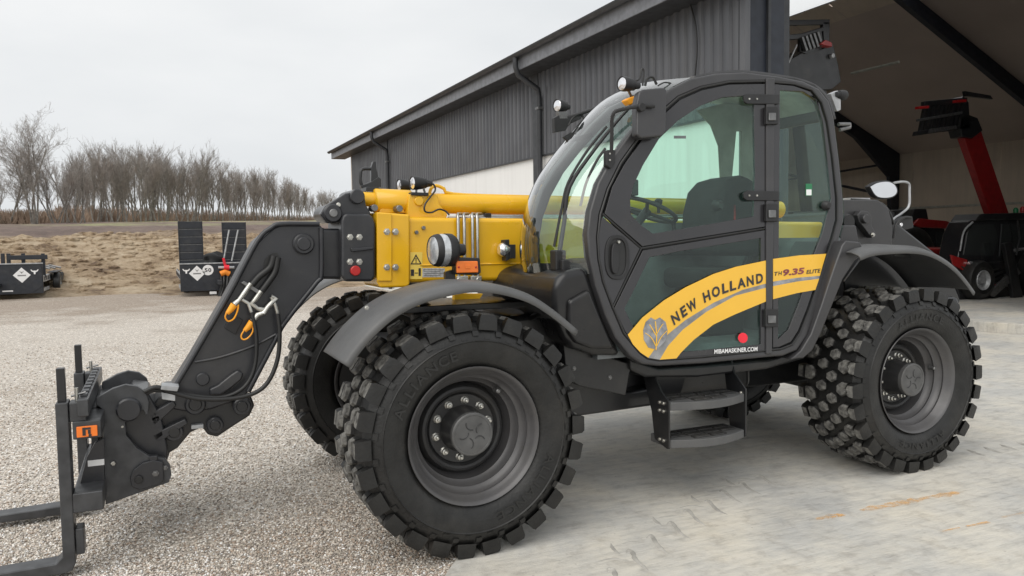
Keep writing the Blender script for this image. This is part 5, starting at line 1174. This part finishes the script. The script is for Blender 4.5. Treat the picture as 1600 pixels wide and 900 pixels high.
# ---- rear mirror and lamps behind the cab
leafm = [(1357, 291), (1370, 284), (1388, 282), (1400, 288), (1404, 300), (1396, 309), (1378, 311), (1366, 306)]
_c = [Vector((x, y, 0)) for x, y in leafm]; leafm = [(q.x, q.y) for q in spline(_c+[_c[0]], 4)[:-1]]
rm = plate('rear_mirror', leafm, .9, .95, 'plastic_black', TH, bevel=.012)
cx = sum(x for x, _ in leafm)/len(leafm); cy = sum(y for _, y in leafm)/len(leafm)
plate('mirror_glass', [(cx+(x-cx)*.88, cy+(y-cy)*.85) for x, y in leafm], .892, .898, 'mirror', rm, bevel=0)
tube('mirror_arm', [PY(1396, 286, .93), PY(1410, 284, .93), PY(1420, 287, .93), PY(1421, 300, .93), PY(1420, 322, .93), PY(1408, 334, .93), PY(1394, 346, .93), PY(1392, 374, .93)], .01, 'galv', rm, 10, 4)
rl_ = plate('rear_lamp', [(1400, 346), (1412, 338), (1426, 338), (1428, 356), (1402, 362)], .88, .96, 'plastic_black', TH, bevel=.006)
pin('lens', PY(1408, 351, .87), .016, .865, .885, 'lamp_chrome', rl_, 14)
lamp('work_lamp', 1378, 350, .85, .035, .1, .4, TH)
tube('cable', [PY(1330, 312, .8), PY(1372, 316, .8), PY(1388, 330, .8), PY(1396, 350, .8)], .012, 'rubber_hose', TH, 8, 4)
tube('cable', [PY(1396, 372, .86), PY(1400, 352, .86), PY(1412, 340, .86), PY(1424, 340, .86)], .01, 'rubber_hose', TH, 8, 4)
box('top_plate', (PY(1330, 313, .8).x, .8, PY(1330, 313, .8).z), (PY(1360, 309, .8).x, .9, PY(1330, 313, .8).z+.02), 'galv', TH, .003)
for x, y in ((1445, 402), (1480, 424)):
    p = PY(x, y, .3); tube('fender_bolt', [p, p+Vector((0, 0, -.05))], .014, 'zinc', TH, 8)
tube('fender_stay', [PY(1395, 396, .1), PY(1420, 400, .3), PY(1445, 404, .55)], .018, 'black_paint', TH, 8)
# ================================================================== trailers
def trailer_wheel(t, x, y, r=.36):
    w_ = lathe('wheel', [(-.1, .2), (-.11, .3), (-.08, r), (.08, r), (.11, .3), (.1, .2)], 'rubber', t, (x, y, r), 'X', 28)
    lathe('rim', [(-.09, .205), (-.1, .19), (-.06, .17), (-.05, .08), (-.07, .06), (-.07, 0)], 'galv', w_, (x, y, r), 'X', 24); lathe('rim', [(.09, .205), (.1, .19), (.06, .17), (.05, .08), (.07, .06), (.07, 0)], 'galv', w_, (x, y, r), 'X', 24)
def trailer(x0, x1, y0, ln, z0, z1, label, wheels, out=.16):
    t = thing('trailer', ((x0+x1)/2, y0, 0), label, 'trailer')
    box('headboard', (x0, y0, z0), (x1, y0+.08, z1), 'trailer_dark', t, .01)
    pr_ = [Vector((x, y0-.012, z)) for x, z in ((x0+.02, z1-.06), (x1-.02, z1-.06), (x1-.02, z0+.22), (x1-.35, z0), (x0+.35, z0), (x0+.02, z0+.22))]
    prism('front_panel', pr_, (0, .012, 0), 'trailer_dark', t, bevel=.004)
    box('top_rail', (x0-.01, y0-.02, z1), (x1+.01, y0+.1, z1+.035), 'galv', t, .005)
    box('bed', (x0+.05, y0+.1, .52), (x1-.05, y0+ln, .62), 'trailer_dark', t, .01)
    for xx in (x0, x1-.07):
        box('side_rail', (xx, y0+.1, .5), (xx+.07, y0+ln, .7), 'galv', t, .008)
        for k in range(int(ln/.5)): box('rail_slot', (xx-.006 if xx == x0 else xx+.0705, y0+.25+k*.5, .54), (xx if xx == x0 else xx+.0765, y0+.52+k*.5, .66), 'trailer_dark', t, 0)
        for wy in wheels:
            trailer_wheel(t, xx+.035+(-out if xx == x0 else out), y0+wy)
        box('mudguard', (xx-.1 if xx == x0 and out > 0 else xx-.0, y0+wheels[0]-.45, .735), (xx+.02 if xx == x0 else xx+(.26 if out > 0 else .04), y0+wheels[-1]+.45, .765), 'trailer_dark', t, .01)
        box('side_guard', (xx+.0, y0+.15, .2), (xx+.05, y0+wheels[0]-.45, .3), 'galv', t, .005)
    box('drawbar', ((x0+x1)/2-.06, y0-.9, .38), ((x0+x1)/2+.06, y0+.1, .5), 'trailer_dark', t, .01)
    return t
def marks(t, cx, cz, y, hx):
    d = .235; mesh('diamond_sticker', [(cx, y, cz+d), (cx+d, y, cz), (cx, y, cz-d), (cx-d, y, cz)], [(0, 3, 2, 1)], 'decal_white', t, 0)
    mesh('sticker_print', [(cx-.11, y-.002, cz-.03), (cx+.11, y-.002, cz-.03), (cx+.11, y-.002, cz+.01), (cx-.11, y-.002, cz+.01)], [(0, 1, 2, 3)], 'decal_grey', t, 0)
    horns(t, cx, cz+.09, y-.002, .25, 'decal_grey'); horns(t, hx[0], hx[1], y, .5, 'decal_white')
def horns(t, x, z, y, s, m):
    o = [(-.22, .1), (-.17, .12), (-.1, .04), (0, .05), (.1, .04), (.17, .12), (.22, .1), (.14, -.02), (.06, -.04), (.04, -.18), (-.04, -.18), (-.06, -.04), (-.14, -.02)]
    mesh('horn_emblem', [(x+a*s, y, z+b*s) for a, b in o], [tuple(range(len(o)))], m, t, 0)
Y2 = 22.3
xa, xb2 = PY(281, 420, Y2).x, PY(281, 420, Y2).x+2.15
zt2 = PY(300, 413, Y2).z; zb2 = max(.16, PY(300, 462, Y2).z)
t2 = trailer(xa, xb2, Y2, 4.6, zb2, zt2, 'dark plant trailer with two raised black ramps in front of the dirt bank', (2.4, 3.2), -.2)
p = PY(308, 427, Y2-.02); marks(t2, p.x, p.z, Y2-.016, (PY(291, 423, Y2-.016).x, PY(291, 423, Y2-.016).z))
p = PY(325, 422, Y2-.02); k = 20; mesh('speed_sticker', [(p.x+.16*math.cos(6.283*i/k), Y2-.016, p.z+.16*math.sin(6.283*i/k)) for i in range(k)], [tuple(range(k))], 'decal_white', t2, 0)
for q, ch_ in enumerate('50'): lettering('lettering', ch_, (p.x-.1+.105*q, Y2-.019, p.z-.06), (1, 0, 0), (0, 0, 1), 'decal_dark', t2, .12, .09, 0, .03)
p = PY(333, 458, Y2-.02); mesh('plate_sticker', [(p.x-.1, Y2-.016, p.z-.03), (p.x+.1, Y2-.016, p.z-.03), (p.x+.1, Y2-.016, p.z+.05), (p.x-.1, Y2-.016, p.z+.05)], [(0, 1, 2, 3)], 'decal_white', t2, 0)
for (x0, x1, yt) in ((277.5, 316, 346), (346, 384, 347.5)):
    a, b = PY(x0, yt, Y2+.35), PY(x1, yt, Y2+.35); zb_r = zt2-.35
    f_ = box('ramp', (a.x, Y2+.36, zb_r), (b.x, Y2+.4, a.z), 'trailer_dark', t2, .006)
    n_ = 7
    for i in range(n_): box('ramp_slat', (a.x+.03, Y2+.33, zb_r+(a.z-zb_r)*i/n_+.02), (b.x-.03, Y2+.359, zb_r+(a.z-zb_r)*(i+1)/n_-.012), 'trailer_dark', f_, .006)
    for i in range(1, n_): box('ramp_bar', (a.x+.03, Y2+.335, zb_r+(a.z-zb_r)*i/n_-.008), (b.x-.03, Y2+.35, zb_r+(a.z-zb_r)*i/n_+.006), 'steel_dark', f_, 0)
    for xx in (a.x, b.x-.03): box('ramp_edge', (xx, Y2+.31, zb_r), (xx+.03, Y2+.36, a.z), 'trailer_dark', f_, .004)
for (xA, yA, xB, yB) in ((358, 359, 350, 404), (372, 359, 362, 408)): tube('support_rod', [PY(xA, yA, Y2+.2), PY(xB, yB, Y2+.2)], .026, 'galv', t2, 8)
def heap(name, cx, cy, Y, rx, rz, m, label, cat, seed):
    bm = bmesh.new(); bmesh.ops.create_icosphere(bm, subdivisions=3, radius=1); c = PY(cx, cy, Y)
    for v in bm.verts:
        n_ = noise.fractal(v.co*1.8+Vector((seed, 0, 0)), 1, 2, 4); v.co = Vector((v.co.x*rx, v.co.y*rx*.6, max(-.3, v.co.z)*rz))*(1+.45*n_)+c
    return tag(from_bm(name, bm, m, None, 80), label, cat)
heap('tarpaulin', 331, 408, Y2+.9, .5, .26, 'plastic_black', 'crumpled black tarpaulin lying on the trailer between the ramps', 'tarpaulin', 3.)
sg = thing('strap_bundle', PY(354, 425, Y2-.15), 'red and orange load straps with hoses hung on the trailer front', 'straps')
tube('strap', [PY(349, 403, Y2-.1), PY(351, 412, Y2-.1), PY(354, 418, Y2-.1)], .04, 'red_bright', sg, 8)
tube('ratchet', [PY(350, 418, Y2-.1), PY(358, 418, Y2-.1)], .08, 'red_bright', sg, 10); tube('ratchet', [PY(341, 418, Y2-.08), PY(366, 418, Y2-.08)], .045, 'galv', sg, 8)
tube('strap', [PY(345, 428, Y2-.1), PY(352, 425, Y2-.12), PY(358, 428, Y2-.1)], .09, 'strap_orange', sg, 8)
for k, (xA, xB) in enumerate(((345, 340), (350, 342), (356, 346), (361, 350))): tube('hose', [PY(xA, 430, Y2-.1), PY((xA+xB)/2+3, 448, Y2-.2), PY(xB, 470, Y2-.3)], .035, 'rubber_hose', sg, 6, 4)
Y1_ = 24.4; xr1 = PY(67, 430, Y1_).x
t1 = trailer(xr1-2.3, xr1, Y1_, 6.4, max(.16, PY(30, 462, Y1_).z), PY(30, 413, Y1_).z, 'dark flatbed trailer with white diamond sticker at the left edge of the yard', (2.2, 3.1), .2)
p = PY(34, 430, Y1_-.02); marks(t1, p.x, p.z, Y1_-.016, (PY(54, 424, Y1_-.016).x, PY(54, 424, Y1_-.016).z))
p = PY(12, 455, Y1_-.02); mesh('plate_sticker', [(p.x-.14, Y1_-.016, p.z-.02), (p.x+.14, Y1_-.016, p.z-.02), (p.x+.14, Y1_-.016, p.z+.02), (p.x-.14, Y1_-.016, p.z+.02)], [(0, 1, 2, 3)], 'decal_white', t1, 0)
for xx in (4, 13, 36, 67): 
    q = PY(xx, 396, Y1_+.5); box('stake', (q.x-.05, Y1_+.45, .62), (q.x+.05, Y1_+.55, q.z), 'trailer_dark', t1, .008)
q0, q1 = PY(13, 399, Y1_+.4), PY(74, 402, Y1_+.4); box('cross_bar', (q0.x, Y1_+.38, q1.z-.06), (q1.x, Y1_+.46, q1.z+.08), 'trailer_dark', t1, .01)
# loose kit on the flatbed
for k in range(5):
    q = PY(40+k*9, 410, Y1_+1.2+k*.5); tube('tie_bar', [(q.x-.3, q.y, .68), (q.x, q.y+.2, .95), (q.x+.35, q.y+.1, .85)], .035, 'steel_dark', t1, 6)
# ================================================================== machines inside the hall
def bar(name, pts, Y0, Y1, m, par, bevel=.01): return plate(name, pts, Y0, Y1, m, par, bevel=bevel)
def simple_wheel(px, py, Y, r, par, m='rim_grey'):
    c = PY(px, py, Y); z = r+.17; 
    w_ = lathe('wheel', [(.0, r*.5), (-.03, r*.7), (0, r*.92), (.06, r), (.4, r), (.45, r*.9)], 'rubber', par, (c.x, Y, z), 'Y', 36); lathe('rim', [(.0, r*.52), (-.02, r*.5), (.05, r*.42), (.08, r*.2), (.02, r*.18), (.02, 0)], m, w_, (c.x, Y, z), 'Y', 28)
YA = 8.0
ma_ = thing('red_telehandler', tuple(PY(1560, 480, YA).xy)+(.17,), 'red telehandler inside the hall with its boom raised steeply', 'telehandler')
bar('boom', [(1506, 214), (1533, 203), (1577, 334), (1552, 345)], YA+.4, YA+.58, 'red_machine', ma_, .02)
bar('boom_head', [(1497, 188), (1512, 178), (1528, 184), (1536, 204), (1520, 216), (1504, 214)], YA+.32, YA+.63, 'black_paint', ma_, .02)
cab2 = bar('cab', [(1496, 408), (1504, 366), (1514, 346), (1530, 340), (1650, 338), (1650, 415)], YA-.2, YA+.28, 'frit_black', ma_, .03)
bar('windscreen', [(1504, 396), (1511, 362), (1520, 350), (1552, 350), (1558, 372), (1552, 398)], YA-.212, YA-.2, 'screen_dark' if 'screen_dark' in M else 'mirror_dark', cab2, .0) if False else None
mat('dark_glass', (.03, .034, .034), .06, 0, .1, 3, coat=1.)
bar('side_glass', [(1506, 398), (1512, 364), (1521, 351), (1553, 350), (1560, 374), (1552, 400)], YA-.214, YA-.201, 'dark_glass', cab2, 0)
bar('side_glass', [(1566, 350), (1650, 348), (1650, 398), (1562, 400)], YA-.214, YA-.201, 'dark_glass', cab2, 0)
bar('cab_roof', [(1524, 345), (1532, 334), (1650, 331), (1650, 341)], YA-.26, YA+.34, 'black_paint', ma_, .02)
tube('cab_handrail', [PY(1500, 392, YA-.25), PY(1506, 362, YA-.25), PY(1520, 347, YA-.25)], .02, 'galv', ma_, 8, 4)
bar('body', [(1496, 408), (1650, 412), (1650, 488), (1520, 490), (1500, 470), (1492, 430)], YA-.2, YA+1.6, 'black_paint', ma_, .04)
bar('hood', [(1478, 388), (1500, 386), (1506, 402), (1504, 425), (1484, 410)], YA+.3, YA+1.2, 'red_machine', ma_, .04)
bar('front_arm', [(1546, 456), (1590, 418), (1596, 426), (1554, 464)], YA-.45, YA-.38, 'steel_dark', ma_, .01)
bar('tow_hook', [(1545, 444), (1564, 444), (1564, 450), (1545, 450)], YA-.4, YA-.3, 'red_machine', ma_, .01)
tube('cross_tube', [PY(1562, 467, YA-.4), PY(1610, 466, YA-.4)], .03, 'galv', ma_, 8)
simple_wheel(1536, 456, YA-.45, .42, ma_, 'galv'); simple_wheel(1630, 456, YA-.45, .55, ma_)
c = PY(1587, 331, YA); lathe('beacon', [(-.08, .05), (.05, .055), (.09, .03), (.1, 0)], 'green_lamp', ma_, tuple(c), 'Z', 16)
c = PY(1598, 329, YA); lathe('beacon', [(-.08, .05), (.05, .055), (.09, .03), (.1, 0)], 'red', ma_, tuple(c), 'Z', 16)
lt = multi('lamp', [tube_geo([PY(1586, 391, YA-.25), PY(1600, 389, YA-.25)], .04, 8)], 'lamp_chrome', ma_)
for k in range(4): tube('hose', [PY(1500+6*k, 416+4*k, YA-.22), PY(1530+8*k, 428+5*k, YA-.3), PY(1560+9*k, 420+4*k, YA-.22)], .022, 'rubber_hose', ma_, 6, 4)
bar('loader_frame', [(1570, 380), (1582, 378), (1600, 470), (1586, 474)], YA-.5, YA-.4, 'black_paint', ma_, .02)
bar('loader_frame', [(1556, 470), (1650, 464), (1650, 478), (1556, 484)], YA-.55, YA-.4, 'black_paint', ma_, .02)
bar('red_panel', [(1486, 398), (1512, 406), (1508, 424), (1490, 414)], YA-.24, YA-.2, 'red_machine', ma_, .01)
for x in (1516, 1526): lathe('headlamp', [(-.05, 0), (-.04, .05), (0, .06), (.08, .04)], 'lamp_chrome', ma_, tuple(PY(x, 412, YA-.28)), 'Y', 14)
tube('handrail', [PY(1590, 345, YA-.3), PY(1593, 372, YA-.3), PY(1588, 398, YA-.3)], .02, 'black_paint', ma_, 8)
bar('grille', [(1570, 428), (1610, 426), (1610, 446), (1572, 448)], YA-.23, YA-.2, 'steel_dark', ma_, .006)
# its raised pallet carriage
fa = thing('raised_fork_frame', tuple(PY(1490, 200, YA)), 'slatted black fork frame with red clamps on the raised red boom', 'pallet forks')
bar('frame_rail', [(1433, 205), (1500, 196), (1500, 202), (1431, 212)], YA+.2, YA+.3, 'black_paint', fa); bar('frame_rail', [(1445, 158), (1512, 152), (1512, 160), (1445, 166)], YA+.2, YA+.3, 'black_paint', fa)
bar('pipe', [(1434, 186), (1504, 174), (1504, 178), (1434, 190)], YA+.12, YA+.16, 'steel_dark', fa, .004)
for k in range(10): bar('slat', [(1446+k*6.4, 160), (1449.5+k*6.4, 160), (1441+k*6.6, 206-.6*k), (1437+k*6.6, 207-.6*k)], YA+.22, YA+.28, 'black_paint', fa, .004)
bar('hitch_plate', [(1478, 180), (1506, 150), (1514, 160), (1516, 200), (1490, 204)], YA+.32, YA+.6, 'black_paint', fa)
bar('clamp', [(1436, 166), (1452, 165), (1452, 169), (1436, 170)], YA+.1, YA+.2, 'red', fa, .004); bar('clamp', [(1495, 156), (1510, 155), (1510, 159), (1495, 160)], YA+.1, YA+.2, 'red', fa, .004)
bar('tine', [(1508, 142), (1548, 149), (1552, 155), (1510, 150)], YA+.25, YA+.33, 'black_paint', fa, .006); bar('plate_edge', [(1455, 201), (1494, 196), (1496, 201), (1452, 208)], YA+.14, YA+.19, 'steel_dark', fa, .004)
# tractor further back
YT = 10.5
tr = thing('tractor', tuple(PY(1460, 470, YT).xy)+(.17,), 'dark tractor with red roof edge standing behind the rear fender', 'tractor')
tc2 = bar('cab', [(1420, 420), (1428, 372), (1440, 350), (1476, 352), (1484, 420)], YT, YT+1.3, 'frit_black', tr, .03)
bar('side_glass', [(1433, 408), (1437, 374), (1446, 362), (1458, 362), (1460, 410)], YT-.014, YT-.001, 'dark_glass', tc2, 0); bar('side_glass', [(1463, 410), (1463, 362), (1474, 363), (1480, 408)], YT-.014, YT-.001, 'dark_glass', tc2, 0)
bar('roof', [(1426, 352), (1436, 341), (1480, 345), (1492, 349), (1490, 359), (1476, 357), (1440, 356)], YT-.1, YT+1.4, 'red_machine', tr, .03)
bar('roof_pack', [(1422, 345), (1430, 326), (1448, 326), (1452, 345)], YT-.05, YT+1.0, 'black_paint', tr, .03)
bar('hood', [(1480, 400), (1530, 404), (1532, 450), (1482, 450)], YT+.2, YT+1.1, 'red_machine', tr, .05)
bar('body', [(1400, 410), (1530, 440), (1530, 470), (1400, 470)], YT+.1, YT+1.2, 'black_paint', tr, .03)
simple_wheel(1430, 450, YT-.2, .8, tr); simple_wheel(1520, 450, YT-.1, .55, tr)
# machine with its tool lifted high behind the cab
YC_ = 6.4
mc = thing('lifted_loader', tuple(PY(1290, 470, YC_).xy)+(0.,), 'dark loader just inside the hall holding its tool high above the cab', 'loader')
bar('arm', [(1250, 120), (1290, 118), (1312, 330), (1270, 332)], YC_+.3, YC_+.6, 'black_paint', mc, .02)
bar('arm_head', [(1222, 118), (1228, 96), (1256, 80), (1276, 64), (1302, 68), (1310, 100), (1315, 128), (1300, 140), (1262, 142), (1228, 132)], YC_+.25, YC_+.65, 'black_paint', mc, .02)
bar('body', [(1240, 330), (1400, 330), (1410, 470), (1235, 470)], YC_+.2, YC_+1.8, 'black_paint', mc, .05)
simple_wheel(1255, 470, YC_, .55, mc); simple_wheel(1395, 470, YC_, .55, mc)
lf = thing('lifted_fork_frame', tuple(PY(1265, 70, YC_)), 'black fork frame with vertical bars held up beside the hall corner', 'pallet forks')
bar('frame_rail', [(1233, 31), (1297, 30), (1297, 38), (1233, 39)], YC_+.2, YC_+.28, 'black_paint', lf); bar('frame_post', [(1286, 34), (1297, 34), (1296, 74), (1288, 76)], YC_+.2, YC_+.28, 'black_paint', lf)
bar('frame_rail', [(1230, 54), (1254, 52), (1286, 42), (1288, 48), (1256, 60), (1230, 62)], YC_+.18, YC_+.26, 'black_paint', lf)
for k in range(5): bar('bar', [(1253+k*6, 58-k*2), (1256+k*6, 57-k*2), (1263+k*6, 78-k*2), (1260+k*6, 80-k*2)], YC_+.14, YC_+.2, 'steel_dark', lf, .004)
bar('backing', [(1250, 60), (1284, 48), (1288, 74), (1260, 84), (1250, 80)], YC_+.22, YC_+.28, 'black_paint', lf, .006)
bar('clamp', [(1282, 68), (1290, 62), (1300, 66), (1301, 73), (1290, 71)], YC_+.1, YC_+.24, 'red_machine', lf, .01)
tube('strut', [PY(1245, 70, YC_+.1), PY(1224, 116, YC_+.1)], .015, 'galv', lf, 8)
pin('eyelet', PY(1301, 87, YC_+.2), .04, YC_+.18, YC_+.24, 'galv', mc, 16)
